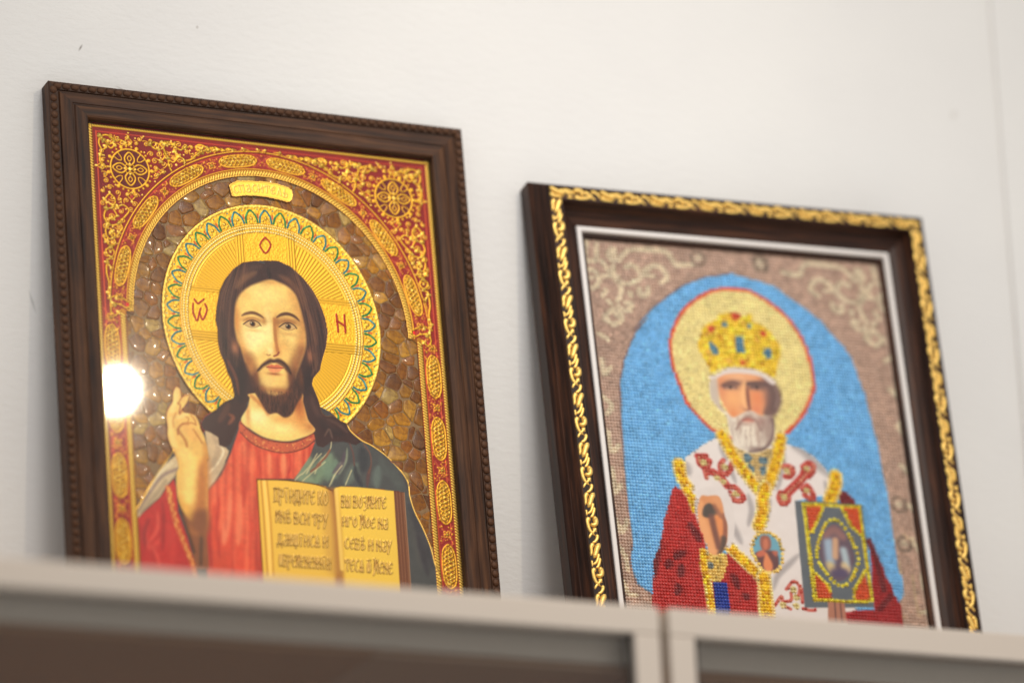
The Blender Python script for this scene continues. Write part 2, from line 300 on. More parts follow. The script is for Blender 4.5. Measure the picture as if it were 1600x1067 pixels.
    c.dot(54.5, 176, 1.5, (204, 40, 40)); c.dot(2*CS-54.5, 176, 1.5, (204, 40, 40)); fleck(46, 172, 1.3); fleck(42, 175, 1.2)
    # fine filigree filling the ground between the larger scrolls
    seen = []; Re = np.hypot(X-AC[0], (Y-AC[1])/KY)
    for k in range(2600):
        x, y = rng.uniform(39.5, CS-2), rng.uniform(38.8, 172)
        if math.hypot(x-AC[0], (y-AC[1])/KY) < 132.2 or math.hypot(x-62.8, y-64.6) < 20.5 or c.met[int((y-c.t0)/c.res), int((x-c.s0)/c.res)] > .6: continue
        if any(math.hypot(x-a, y-b) < 4.7 for a, b in seen): continue
        seen.append((x, y)); a0 = rng.uniform(0, 6.28); sg = 1 if k % 2 else -1; r0 = rng.uniform(1.7, 2.6)
        P = [(x+r0*(1-.78*u)*math.cos(a0+sg*u*7.6), y+r0*(1-.78*u)*math.sin(a0+sg*u*7.6)) for u in np.linspace(0, 1, 9)]
        P = [(P[0][0]+1.9*math.cos(a0-sg*1.5), P[0][1]+1.9*math.sin(a0-sg*1.5))]+P
        for Q in (P, mir(P)):
            c.stroke(Q, .8, GOLD, f=.22, rel=.3, m=1., clip=om); c.dot(*Q[-1], .7, GOLDL, rel=.3, m=1., clip=om)
            c.dot(2*Q[1][0]-Q[3][0]*1.0, 2*Q[1][1]-Q[3][1]*1.0, .75, GOLDL, rel=.3, m=1., clip=om)
    # faint small red foliage in the ground
    for k in range(260):
        x, y = rng.uniform(36, CS), rng.uniform(36, 180)
        for q in (x, 2*CS-x): c.dot(q, y, rng.uniform(.5, 1.), (168, 40, 44), a=.5, clip=bm*(c.met < .3))

    # --- halo
    hm = halo.astype(float)*(reg == 2)
    c.rgb[halo] = np.array((224, 172, 48))/255; c.met[halo] = 1.; 
    R = np.hypot(X-HC[0], (Y-HC[1])/KY); A = np.degrees(np.arctan2(X-HC[0], -(Y-HC[1])))
    hh = halo & (reg == 2)
    grain = vnoise(c.h, c.w, 2.2, rng)
    rim = hh & (R > 73.5); c.hgt[rim] += grain[rim]*.32
    c.rgb[rim] += (grain[rim, None]-.5)*np.array((.08, .13, .12))
    c.stroke([pol(87.4, d) for d in range(0, 360, 6)], 2.2, GOLDL, f=.4, rel=.3, m=1., closed=True, clip=hm)
    for k in range(42):
        d = k*360/42; col = (6, 128, 66) if k % 2 else (10, 126, 136); hi = (120, 215, 130) if k % 2 else (130, 215, 216)
        P = [pol(75.2, d-3.6), pol(79.6, d-3.0), pol(83, d-1.3), pol(84.4, d), pol(83, d+1.3), pol(79.6, d+3.0), pol(75.2, d+3.6)]
        c.stroke(P, 1.5, col, f=.25, rel=.1, m=.1, clip=hm); c.stroke([pol(80.2, d-3.0), pol(83.4, d-1.3)], .45, hi, f=.2, m=.3, clip=hm)
        c.dot(*pol(78.4, d), 1.2, GOLDL, rel=.5, m=1., clip=hm); c.dot(*pol(76.2, d-1.6), .6, GOLDL, rel=.4, m=1., clip=hm); c.dot(*pol(76.2, d+1.6), .6, GOLDL, rel=.4, m=1., clip=hm)
        d += 180/42
        c.stroke([pol(78.6, d), pol(81.2, d)], 1.15, (212, 78, 40), f=.3, m=.3, clip=hm); c.dot(*pol(84.8, d), .62, (70, 130, 130), m=.3, clip=hm)
        for e in (-1.6, 1.6): c.dot(*pol(86, d+e), .6, GOLDL, rel=.35, m=1., clip=hm)
    # cross arms, rays and beaded rings
    u = X-HC[0]; v = Y-HC[1]
    u = u+1.5; v = v+5.
    armv = (np.abs(u) < 17) & (v < 0); armh = (np.abs(v) < 15.8)
    edge = ((np.abs(u) < 24.5) & (v < 0)) | (np.abs(v-2) < 22.5)
    core = hh & (R < 73)
    rays = core & ~edge & (R < 65)
    c.hgt[rays] += .2*(.5+.5*np.sin(np.radians(A[rays])*150)); c.rgb[rays] *= (.92+.08*(.5+.5*np.sin(np.radians(A[rays])*150)))[:, None]
    arm = core & (armv | armh) & (R < 70); fine = vnoise(c.h, c.w, 1.6, rng); c.hgt[arm] += .22*fine[arm]; c.rgb[arm] += (fine[arm, None]-.5)*.09
    ed = core & edge & ~(armv | armh)
    dd = np.where((np.abs(u) < 24.5) & (v < 0), np.abs(u), np.abs(v))
    c.hgt[ed] += .3*np.abs(np.sin((dd[ed]-15.5)*1.45)); c.rgb[ed] *= (.84+.16*np.abs(np.sin((dd[ed]-15.5)*1.45)))[:, None]
    for rr, st, r in ((71, 1.62, .8), (68.4, 1.7, .75), (73, 1.2, .45)):
        for d in np.arange(0, 360, st): c.dot(*pol(rr, d), r, (255, 232, 160), rel=.45, m=1., clip=hm)
    c.stroke([pol(66.2, d) for d in range(0, 360, 6)], .8, GOLDL, f=.25, rel=.3, m=1., closed=True, clip=hm*(~edge)); c.stroke([pol(74, d) for d in range(0, 360, 6)], .6, GOLDD, f=.25, m=1., closed=True, clip=hm)
    RED = (196, 40, 26)
    for P in ([(168.8,109.6),(165.6,113.4),(164.3,117.5),(168.4,122.5),(172.7,116.6),(172.0,112.7),(168.8,109.6)],): c.stroke(P, 1.2, RED, f=.25, m=.1, rel=.3)
    for P in ([(106.8,170.0),(106.4,176.9),(108.4,183.0),(109.8,183.3)], [(109.8,182.8),(111.7,176.3),(112.8,173.3)], [(111.6,177.3),(113.7,182.5),(116.9,176.8),(117.7,172.8),(116.4,169.5)], [(108.0,166.5),(110.6,169.6),(113.7,167.4),(115.7,165.7)]): c.stroke(P, 1.25, RED, f=.25, m=.1, rel=.3)
    for P in ([(223.1,167.3),(223.5,181.5)], [(229.5,167.2),(229.4,181.5)], [(223.2,172.7),(229.3,176.0)]): c.stroke(P, 1.5 if P[0][0] != P[-1][0] else 1.5, RED, f=.25, m=.1, rel=.3)

    # --- the figure
    fm = (reg == 3).astype(float); c.met[reg == 3] = .0
    F = dict(clip=fm)
    c.rgb[reg == 3] = np.array((66, 60, 60))/255; c.hgt[reg >= 3] = 0.
    # green mantle over the right shoulder
    GM = [(197.8,272.8),(204.4,276.1),(221.3,270.8),(237.0,269.4),(252.1,276.8),(268.6,291.8)]+[(266.5,290.1),(272.2,310.8),(281.4,336.0),(288.9,364.1),(294.6,414.1),(249.8,426.6),(234.7,308.1),(209.3,311.2),(179.7,305.6),(185.5,292.2)]
    c.fill(GM, (74, 74, 72), f=.5, smooth=False, clip=fm)
    for P, col, w, a in (([(193.1,284.8),(189.6,292.8),(186.3,299.5)]+[(186.7,302.6),(192.4,304.0),(198.1,305.0)], (132, 150, 118), 13, .9), ([(210.8,281.3),(206.3,290.4),(199.9,297.6)]+[(206.0,289.4),(200.5,298.6),(196.1,305.6)], (122, 142, 112), 13, .95),
        ([(214.4,285.8),(210.6,296.7)]+[(208.7,293.1),(205.9,303.8)], (112, 134, 110), 9, .8), ([(223.9,275.4),(222.1,286.1),(215.5,296.3)]+[(218.7,288.4),(212.1,298.5),(208.6,306.5)], (150, 158, 126), 2.6, .8), ([(232.4,287.2),(225.9,296.4),(220.3,305.5)], (112, 126, 108), 8, .6),
        ([(249.0,287.7),(246.2,298.5),(245.6,306.3)], (112, 128, 116), 7, .55), ([(242.1,288.3),(239.6,296.2),(237.8,306.0)], (92, 60, 56), 3, .8), ([(226.2,271.3),(228.4,279.8),(228.7,289.4)], (100, 66, 58), 1.4, .9), ([(237.9,271.3),(242.2,278.6),(242.5,287.3),(240.0,294.2)], (112, 74, 60), 1.3, .9),
        ([(229.3,289.4),(229.7,297.0),(233.9,306.3)], (46, 46, 50), 4, .8), ([(221.7,278.5),(219.0,288.3),(213.6,296.5)]+[(216.6,290.5),(210.2,297.7)], (88, 68, 80), 3.5, .7), ([(235.7,274.4),(236.8,284.9),(235.1,294.7)], (48, 48, 52), 9, .7), ([(249.9,280.9),(254.0,290.2)]+[(260.2,294.5),(265.1,307.5)], (84, 90, 84), 8, .5),
        ([(273.7,310.7),(276.2,327.8),(282.4,348.4),(286.7,367.2)], (58, 54, 58), 12, .7), ([(269.8,322.6),(273.2,341.5),(276.9,367.9)], (84, 80, 74), 5, .4), ([(276.1,341.2),(279.6,358.2),(282.3,373.2)], (52, 46, 52), 5, .6)): c.stroke(P, w, col, f=w*.35, a=a, clip=fm, taper=1 if w > 2 else 0)
    for P in ([(199.1,282.4),(192.6,292.5),(186.3,299.5)]+[(183.9,300.9),(179.8,305.1)], [(211.7,269.7),(209.6,278.6),(200.6,289.0),(196.0,298.7)], [(202.5,282.1),(195.7,289.4),(189.2,299.2)], [(218.6,290.3),(212.1,298.5),(207.1,307.6)], [(205.1,288.6),(192.7,299.2),(185.5,305.6)], [(226.1,293.5),(220.3,305.5)]): c.stroke(P, .9, (214, 200, 148), f=.35, a=.75, clip=fm)
    for P in ([(209.6,278.6),(205.7,284.7),(198.4,292.0)]+[(201.1,290.8),(192.9,297.3)],): c.stroke(P, 1.6, (138, 74, 52), f=.4, a=.8, clip=fm)
    # red tunic
    TUN = [(139.3,262.7),(153.2,276.8),(172.2,279.9),(189.8,277.4),(198.3,272.8),(193.1,284.8),(182.4,299.8)]+[(178.9,304.2),(149.0,306.7),(148.8,380.4),(149.0,433.6)]+[(105.7,455.0),(104.7,381.0),(106.8,338.6),(109.5,318.6),(120.7,306.3),(129.5,288.4)]+[(129.5,288.4),(136.4,270.6)]
    c.fill(TUN, (216, 78, 50), f=.6, smooth=False, clip=fm); tm = c.mask(TUN, .6, False)*fm
    for P, col, w, a in (([(139.7,277.9),(142.6,292.0),(141.9,302.6)], (244, 142, 92), 8, .8), ([(147.1,282.1),(146.7,302.2)], (240, 118, 76), 6, .6), ([(152.1,286.4),(151.5,301.8)]+[(151.5,297.9)], (176, 44, 34), 2.5, .7), ([(160.3,285.7),(160.2,301.0)]+[(159.7,303.9)], (248, 150, 96), 7, .8),
        ([(166.5,286.1),(166.5,300.5)]+[(166.4,304.3)], (186, 50, 38), 2.2, .8), ([(171.8,285.7),(171.8,300.0)]+[(171.3,302.9)], (252, 160, 104), 6, .85), ([(177.2,284.3),(177.0,293.9),(174.6,300.5)]+[(174.2,302.7)], (184, 48, 38), 2.2, .8), ([(182.1,282.9),(179.9,293.6)], (240, 112, 72), 4, .7),
        ([(112.6,329.7),(118.0,318.8),(126.7,302.0)], (236, 116, 76), 10, .7), ([(127.6,318.0),(124.7,332.4),(119.1,361.1)], (250, 150, 104), 7, .75), ([(136.0,320.2),(135.1,333.5),(130.5,360.2)], (250, 150, 104), 7, .6), ([(117.7,323.6),(115.4,344.5),(114.7,370.9)], (192, 58, 42), 3, .7),
        ([(133.3,303.3),(131.1,322.5),(124.8,360.7)], (198, 62, 46), 2.4, .7), ([(142.5,302.5),(142.6,331.0),(139.4,378.3)], (196, 62, 46), 4, .6), ([(146.1,321.2),(145.5,359.1),(145.5,387.2)], (150, 34, 30), 5, .7), ([(110.0,341.2),(108.0,357.3),(108.5,380.7)], (170, 48, 40), 4, .8)): c.stroke(P, w, col, f=w*.4, a=a, clip=tm, taper=1)
    for k in range(44):
        x = 104+k*2.05+rng.uniform(-1, 1); y0 = 268+rng.uniform(0, 14); y1 = y0+rng.uniform(50, 130)
        c.stroke([(x+2, y0), (x+rng.uniform(-2, 2), (y0+y1)/2), (x-4+rng.uniform(-3, 3), y1)], rng.uniform(1.6, 4.5), [(244, 130, 84), (176, 46, 36), (232, 104, 66)][k % 3], f=1.8, a=.5, clip=tm, taper=1)
    # collar
    COL = [(139.1,261.5),(147.0,269.2),(158.2,273.9),(172.5,275.4),(184.3,273.1),(199.2,264.6),(197.9,271.9),(189.7,278.6),(175.8,283.6),(162.3,283.6),(148.2,279.3),(138.1,270.6)]
    c.fill(COL, (196, 92, 58), f=.35, clip=fm); cm = c.mask(COL, .35)*fm; CA = np.array(COL); cb = (CA[:, 0].min(), CA[:, 0].max(), CA[:, 1].min(), CA[:, 1].max())
    for k in range(260):
        p = rng.uniform(0, 1); x = rng.uniform(cb[0], cb[1]); y = rng.uniform(cb[2], cb[3]); c.dot(x, y, rng.uniform(.35, .7), (240, 176, 92) if k % 2 else (146, 44, 36), a=.7, clip=cm)
    for P in ([(139.1,262.7),(146.9,269.8),(158.1,274.6),(172.5,275.8),(184.2,273.7),(199.2,265.2)], [(138.1,270.6),(148.2,279.3),(162.3,283.6),(175.8,283.6),(189.7,278.6),(197.9,271.9)]): c.stroke(P, .8, (104, 44, 30), f=.3, clip=fm)
    # pale mantle and hand side
    c.fill([(110.6,270.0),(117.2,271.8),(123.6,276.0),(126.0,283.9),(127.6,288.6),(117.9,305.3),(109.2,309.1),(111.9,295.6),(111.1,285.2)], (206, 178, 136), f=.5, clip=fm)
    c.fill([(110.9,295.7),(124.3,294.5),(118.8,306.4),(109.5,318.6),(108.9,310.1)], (202, 176, 138), f=.5, clip=fm)
    c.stroke([(119.4,282.6),(123.9,287.0),(118.5,297.0),(111.3,305.2)], 1.6, (236, 218, 178), f=.5, clip=fm); c.stroke([(116.9,276.1),(120.1,285.4),(114.5,299.2)], 4, (178, 150, 118), f=1.5, a=.7, clip=fm)
    c.stroke([(126.2,295.3),(119.7,307.3),(110.0,318.5)], 1.4, (150, 92, 72), f=.5, a=.8, clip=fm)
    c.fill([(69.6,308.7),(77.6,300.5),(87.5,292.0),(87.4,301.5),(84.0,310.3),(76.5,319.0),(71.3,327.4),(58.5,338.8),(51.9,346.8),(50.9,340.3),(59.2,326.5)], (206, 182, 140), f=.4, smooth=False, clip=fm)
    c.stroke([(85.8,304.5),(75.1,310.1),(67.1,319.3),(52.8,340.2)], 2.6, (142, 118, 110), f=.8, a=.8, clip=fm); c.stroke([(76.7,314.7),(68.6,325.7),(55.6,339.9)], 3.5, (170, 148, 116), f=1., a=.8, clip=fm); c.stroke([(82.3,300.1),(71.4,309.5),(63.2,321.5)], 2.4, (232, 214, 170), f=.8, a=.8, clip=fm)
    # red sleeve with gold band
    SL = [(51.9,346.8),(58.4,340.2),(71.2,328.3),(77.9,318.8),(83.0,312.3),(84.5,318.8),(84.8,337.6),(91.1,357.7),(95.5,377.9),(97.4,437.1),(45.3,440.8)]
    c.fill(SL, (196, 44, 38), f=.4, smooth=False, clip=fm); sl = c.mask(SL, .4, False)*fm
    for P, col, w, a in (([(59.8,349.0),(57.2,360.4),(62.4,367.4),(70.4,359.3)], (226, 84, 66), 5, .6), ([(68.7,338.9),(68.0,352.1),(60.8,363.8)], (232, 100, 76), 3, .6), ([(61.8,345.1),(57.4,356.6),(57.6,369.7)], (142, 26, 30), 3, .7), ([(73.0,330.1),(72.9,347.9),(70.6,370.5)], (150, 28, 30), 3.5, .6), ([(54.1,349.4),(52.2,366.4),(53.1,384.9)], (150, 26, 30), 5, .5), ([(76.8,345.7),(78.5,364.3),(78.6,378.3)], (214, 66, 52), 7, .5), ([(63.4,367.4),(66.7,374.6),(68.0,383.8)], (228, 90, 70), 3, .6)): c.stroke(P, w, col, f=w*.4, a=a, clip=sl, taper=1)
    c.stroke([(78.3,319.8),(80.0,331.4),(82.8,346.2),(88.0,361.7),(92.9,374.4),(96.5,390.9)], 4.6, (206, 96, 48), f=.5, clip=fm)
    for k in range(46):
        u_ = k/46; Pb = [(78.3,319.8),(80.0,331.4),(82.8,346.2),(88.0,361.7),(92.9,374.4),(96.5,390.9)]; i = min(4, int(u_*5)); w_ = u_*5-i
        x = Pb[i][0]*(1-w_)+Pb[i+1][0]*w_+rng.uniform(-1.5, 1.5); y = Pb[i][1]*(1-w_)+Pb[i+1][1]*w_; c.dot(x, y, rng.uniform(.5, 1.), (248, 184, 96), a=.9, rel=.3, clip=fm)
    # forearm in shade, then the hand
    c.fill([(84.7,315.9),(85.2,330.0),(90.0,344.7),(93.8,359.4),(96.2,381.6),(106.6,380.8),(106.4,352.8),(109.7,314.8),(100.8,306.1)], (140, 84, 50), f=.8, smooth=False, clip=fm)
    c.stroke([(107.0,335.8),(102.6,353.1),(100.2,377.6)], 3, (86, 58, 40), f=1., a=.8, clip=fm); c.stroke([(85.3,328.1),(90.0,344.7),(96.0,368.6)], 2., (96, 56, 32), f=.7, clip=fm)
    HA = [(85.2,307.4),(85.0,318.7),(85.8,329.0),(89.4,339.1),(92.8,344.4),(98.0,336.5),(100.9,320.2),(109.3,307.2),(110.5,294.8)]
    hm2 = c.mask(HAND, .4)*fm
    c.fill(HAND, (238, 190, 96), f=.4, clip=fm)
    c.fill([(102.5,302.1),(111.1,293.8),(109.0,326.2),(106.6,349.9),(95.1,353.6),(93.8,344.4),(97.2,334.7),(100.0,319.4)], (186, 116, 56), f=4.5, clip=fm); c.stroke([(88.1,328.8),(91.2,339.9),(92.7,346.3)], 9, (222, 160, 66), f=3, a=.6, clip=hm2)
    c.fill([(90.2,341.8),(94.8,343.3),(99.0,336.4),(108.0,335.7),(106.9,352.7),(97.9,353.4)], (140, 84, 50), f=4., clip=fm)
    for P, col, w, a in (([(110.3,283.4),(110.5,295.7),(109.3,306.0)], (206, 138, 62), 6, .7), ([(93.2,291.5),(96.5,298.8),(96.0,307.1)]+[(94.8,311.3),(94.0,325.5)], (252, 216, 120), 10, .8), ([(83.9,265.7),(82.8,275.3),(85.0,285.6)], (250, 212, 120), 5, .8),
        ([(89.1,242.3),(88.2,249.1),(84.8,258.0)], (250, 212, 124), 4, .7), ([(88.4,276.7),(89.2,271.9),(92.7,268.3),(97.4,268.3)], (164, 92, 36), 1.6, .9), ([(88.6,272.9),(93.8,281.0),(95.0,285.7)], (170, 100, 40), 2.2, .75), ([(96.3,271.3),(101.6,277.5)], (240, 180, 92), 8, .8),
        ([(92.3,267.8),(99.4,266.7),(103.2,267.8)], (186, 110, 44), 1.1, .9), ([(95.0,261.8),(97.7,263.5),(96.6,266.5)], (190, 116, 48), 1., .8), ([(99.8,260.5),(102.5,264.0),(103.2,267.8)], (184, 110, 46), 1.1, .8), ([(101.0,271.8),(106.2,279.9),(107.1,281.8)], (176, 104, 44), 1.5, .7),
        ([(89.9,251.8),(91.7,253.5),(90.4,259.4)], (160, 84, 34), 1.3, .8), ([(90.9,250.7),(94.0,246.6),(97.9,244.8)], (192, 122, 50), .9, .8), ([(88.0,259.6),(85.3,265.6),(85.4,271.3)], (206, 136, 58), 1.4, .7), ([(92.4,242.0),(93.1,246.7),(89.8,252.8)], (186, 116, 46), .9, .8), ([(83.9,288.5),(86.3,295.9),(86.9,301.6)], (192, 126, 54), 1.4, .7), ([(97.1,258.8),(93.1,262.0),(89.2,263.3)], (250, 214, 128), 3, .8),
        ([(92.9,257.3),(90.8,260.3)], (150, 76, 30), 1.4, .8)): c.stroke(P, w, col, f=w*.35, a=a, clip=hm2)
    c.stroke(spl(HAND)[:40], .5, (150, 92, 30), f=.25, a=.6, smooth=False, clip=fm)
    # hair
    HB = (58, 32, 30)
    c.fill(HEAD[:-3], HB, f=.4, smooth=False, clip=fm*(Y < 246))
    for P in (HAIRL, HAIRR): c.fill(P, HB, f=.4, smooth=False, clip=fm)
    hair = np.maximum(np.maximum(ml, mr), mo*(Y < 205))*fm
    for P, col, w, a in (([(164.7,133.3),(152.7,138.5),(141.3,149.5),(134.7,162.9),(131.7,178.9),(131.5,196.4)], (92, 60, 48), 7, .6), ([(160.5,138.7),(149.3,145.7),(142.0,154.4)], (150, 104, 66), 5, .55), ([(178.0,139.8),(187.4,144.8),(194.5,154.9),(197.6,166.4)], (128, 82, 54), 6, .6), ([(186.0,137.0),(197.1,146.7),(204.0,159.9),(206.8,175.3)], (84, 52, 44), 6, .6),
        ([(199.6,166.2),(203.6,179.6),(205.4,194.1)], (112, 70, 50), 4, .55), ([(207.5,165.4),(210.5,178.9),(207.1,198.8)], (40, 22, 24), 4, .7), ([(169.6,133.8),(170.2,139.6),(170.8,144.5)], (34, 18, 20), 3, .8), ([(130.1,173.2),(128.9,192.8),(131.9,206.1)], (38, 22, 24), 5, .7), ([(137.3,166.6),(135.1,186.3),(137.0,201.7)], (84, 50, 40), 4, .5),
        ([(137.6,206.8),(140.7,218.2),(141.7,232.6),(139.8,247.2)], (34, 20, 22), 8, .7), ([(130.6,211.4),(137.3,226.2),(139.2,241.5)], (126, 66, 44), 2.5, .7), ([(131.1,248.0),(126.8,256.1),(121.5,264.2)], (112, 66, 46), 5, .5), ([(129.6,256.8),(133.3,259.4),(129.0,265.5)], (170, 92, 54), 3, .6), ([(199.2,198.9),(202.4,209.4),(195.5,224.7),(193.6,236.5)], (36, 20, 22), 8, .7),
        ([(203.0,200.5),(203.3,210.3),(198.7,220.5)], (110, 66, 48), 3, .5), ([(197.6,236.1),(199.8,245.6),(206.8,256.6),(218.0,263.3)], (92, 60, 50), 5, .5), ([(203.1,253.1),(210.3,262.1),(221.7,264.9)], (38, 24, 26), 7, .6), ([(208.9,253.5),(218.4,257.5),(225.8,263.6)], (104, 72, 58), 3, .5), ([(205.9,268.3),(210.3,262.1),(212.6,269.6)], (130, 100, 80), 2, .5)): c.stroke(P, w, col, f=w*.4, a=a, clip=hair, taper=1)
    for k in range(90):                                        # fine strands
        s = rng.choice([-1, 1]); u0 = rng.uniform(0, 1); P = []
        for y in np.linspace(0, 1, 6): P.append((CS-1+s*(14+26*u0*(.35+.65*min(1, y*2.2))+8*math.sin(y*2+u0)*.4+10*y), 119+u0*8+y*rng.uniform(88, 100)))
        c.stroke(P, .5, (132, 88, 60) if k % 3 else (28, 14, 16), f=.3, a=.28, clip=hair)
    # neck
    NK = [(149.5,238.6),(147.6,242.7),(145.3,250.6),(139.5,261.2),(148.0,268.4),(158.2,273.2),(172.6,274.8),(184.3,272.1),(198.6,264.3),(193.7,255.8),(190.8,242.6),(187.1,233.2)]
    c.fill(NK, (246, 204, 112), f=.6, clip=fm); nk = c.mask(NK, .6)*fm
    for x, y, rx, ry, col, a in ((380, 600, 110, 70, (255, 240, 172), .9), (560, 690, 180, 60, (252, 222, 140), .8), (740, 560, 70, 140, (196, 112, 48), .85), (700, 470, 70, 80, (150, 72, 34), .9), (420, 470, 60, 60, (214, 140, 68), .6), (600, 620, 120, 40, (214, 142, 66), .6), (300, 560, 22, 120, (196, 120, 56), .6), (820, 690, 50, 40, (186, 108, 52), .7)):
        p = [(119.6,202.8),(129.3,201.8),(119.0,212.5)]; 
        ux = (p[1][0]-p[0][0])/100; uy = (p[1][1]-p[0][1])/100; vx = (p[2][0]-p[0][0])/100; vy = (p[2][1]-p[0][1])/100
        c.blob(p[0][0]+x*ux+y*vx, p[0][1]+x*uy+y*vy, rx*ux, ry*vy, col, a, clip=nk)
    c.stroke([(148.9,240.6),(157.1,247.6),(161.5,253.9)], 3, (188, 110, 52), f=1.2, a=.6, clip=nk)
    # face
    FC = [(170.8,144.3),(161.9,147.4),(152.8,152.1),(145.6,158.9),(141.7,166.1),(140.1,176.1),(139.5,185.9),(140.6,195.5),(143.4,203.0),(145.3,210.6),(147.5,218.2)]+[(149.9,225.0),(154.8,238.1),(162.1,245.2),(170.5,248.3),(178.6,243.7),(184.1,233.5),(186.5,220.6)]+[(188.3,216.3),(190.8,210.2),(194.1,202.0),(196.4,194.0),(196.6,184.2),(195.3,174.5),(193.5,164.8),(190.6,155.3),(185.2,148.9),(177.6,145.6)]
    c.fill(FC, (240, 196, 106), f=1.7, clip=fm); fc = c.mask(FC, 1.7)*fm
    p4 = [(124.9,118.8),(134.6,117.7),(124.3,128.7)]; ux = (p4[1][0]-p4[0][0])/100; uy = (p4[1][1]-p4[0][1])/100; vx = (p4[2][0]-p4[0][0])/100; vy = (p4[2][1]-p4[0][1])/100
    def q4(x, y): return (p4[0][0]+x*ux+y*vx, p4[0][1]+x*uy+y*vy)
    def b4(x, y, rx, ry, col, a, ang=0, clip=fc): c.blob(*q4(x, y), rx*ux, ry*vy, col, a, ang, clip)
    def s4(pts, w, col, a=1., f=None, clip=fc, **k): c.stroke([q4(*p) for p in pts], w*ux, col, f=max(.25, (w*ux*.35 if f is None else f)), a=a, clip=clip, **k)
    b4(440, 430, 170, 90, (252, 222, 134), .8); b4(380, 760, 120, 110, (255, 240, 170), .85); b4(330, 830, 80, 90, (255, 238, 166), .7); b4(660, 800, 80, 90, (250, 218, 128), .8); b4(470, 700, 40, 130, (255, 234, 158), .8)
    b4(202, 640, 34, 180, (206, 128, 56), .8); b4(255, 920, 40, 110, (214, 138, 62), .75); b4(775, 620, 52, 210, (184, 112, 54), .75); b4(755, 900, 46, 130, (188, 112, 54), .7); b4(600, 860, 60, 60, (226, 164, 84), .5); b4(300, 1000, 40, 60, (196, 116, 52), .7); b4(690, 430, 60, 80, (212, 150, 74), .7); b4(720, 560, 50, 90, (214, 154, 78), .6)
    b4(490, 330, 120, 22, (206, 140, 70), .6); b4(270, 430, 50, 50, (218, 152, 74), .5)
    b4(340, 640, 95, 26, (206, 146, 74), .75); b4(630, 655, 95, 30, (190, 128, 64), .8); b4(545, 690, 22, 70, (196, 130, 62), .75); b4(430, 640, 22, 40, (214, 156, 80), .6)
    b4(540, 790, 20, 110, (208, 142, 70), .75); b4(545, 900, 32, 40, (200, 124, 60), .7); b4(350, 730, 70, 16, (226, 172, 96), .6); b4(640, 765, 75, 16, (214, 158, 84), .6); b4(490, 900, 26, 26, (255, 236, 162), .7)
    s4([(525, 640), (528, 740), (538, 840), (552, 900)], 26, (172, 104, 50), .75); s4([(458, 930), (472, 938), (488, 934)], 9, (160, 88, 48), .7); s4([(520, 945), (545, 935), (560, 915)], 15, (132, 60, 34), .9); s4([(440, 905), (432, 922), (448, 936)], 5, (206, 138, 72), .4)
    DK = (52, 26, 20)
    s4([(248, 608), (290, 590), (345, 585), (400, 605), (438, 632)], 26, (84, 48, 26), .85, taper=1, f=.75); s4([(540, 628), (585, 603), (640, 598), (695, 620), (738, 660)], 27, (74, 40, 24), .9, taper=1, f=.75)
    b4(330, 646, 80, 22, (150, 96, 48), .6); b4(640, 668, 84, 26, (136, 84, 44), .65); b4(438, 655, 20, 30, (176, 116, 58), .6); b4(552, 668, 22, 36, (160, 100, 50), .7)
    for ex, ey, w in ((338, 676, 1.), (638, 703, 1.04)):
        c.fill([q4(ex-68*w, ey-2), (q4(ex-30*w, ey-22)), q4(ex+10*w, ey-26), q4(ex+50*w, ey-8), q4(ex+68*w, ey+14), q4(ex+20*w, ey+26), q4(ex-34*w, ey+22)], (206, 168, 108), f=.5, clip=fc)
        c.dot(*q4(ex+3, ey-1), 24*ux, (104, 66, 36), clip=fc); c.dot(*q4(ex+3, ey-1), 14*ux, (26, 12, 10), clip=fc); c.dot(*q4(ex-8, ey-10), 5*ux, (240, 220, 180), clip=fc)
        s4([(ex-74, ey+2), (ex-34, ey-24), (ex+8, ey-30), (ex+50, ey-12), (ex+74, ey+16)], 9, DK, .9, f=.3); s4([(ex-60, ey+8), (ex-20, ey+28), (ex+24, ey+30), (ex+64, ey+16)], 5, (128, 76, 40), .7, f=.3)
        s4([(ex-76, ey-26), (ex-30, ey-48), (ex+20, ey-50), (ex+68, ey-22)], 5, (160, 100, 50), .7, f=.3)
    # ears showing at the hair
    c.blob(*q4(190, 870), 30*ux, 55*vy, (206, 132, 84), .7, clip=hair); c.blob(*q4(822, 950), 26*ux, 60*vy, (190, 116, 74), .7, clip=hair)
    # beard, moustache, mouth
    q = lambda x, y: q4(x, y+853.3)
    BE = [q(280, 150), q(312, 250), q(345, 350), q(400, 445), q(450, 530), q(480, 558), q(540, 552), q(605, 590), q(660, 562), q(705, 480), q(745, 420), q(765, 330), q(745, 200), q(725, 240), q(695, 300), q(670, 250), q(640, 380), q(600, 410), q(500, 420), q(420, 390), q(385, 330), q(365, 230), q(330, 260), q(305, 200)]
    fc2 = np.clip(c.mask(FC, 2.2)+c.mask(BE, 1.5), 0, 1)
    c.fill(BE, (64, 32, 24), f=1.8, clip=fm, a=.95); 
    c.fill([q(395, 380), q(440, 400), q(520, 420), q(600, 400), q(650, 360), q(700, 440), q(660, 560), q(600, 585), q(540, 545), q(470, 545), q(420, 470)], (52, 26, 22), f=2., clip=fm)
    c.stroke([q(285, 120), q(318, 250), q(372, 370), q(450, 450), q(560, 480), q(650, 440), q(706, 330), q(738, 200), q(765, 90)], 14, (122, 70, 40), f=5, a=.6, clip=fm*fc2)
    c.stroke([q(330, 330), q(400, 440), q(480, 520), q(600, 550), q(670, 500), q(720, 400)], 14, (58, 30, 24), f=4, a=.9, clip=fm*fc2)
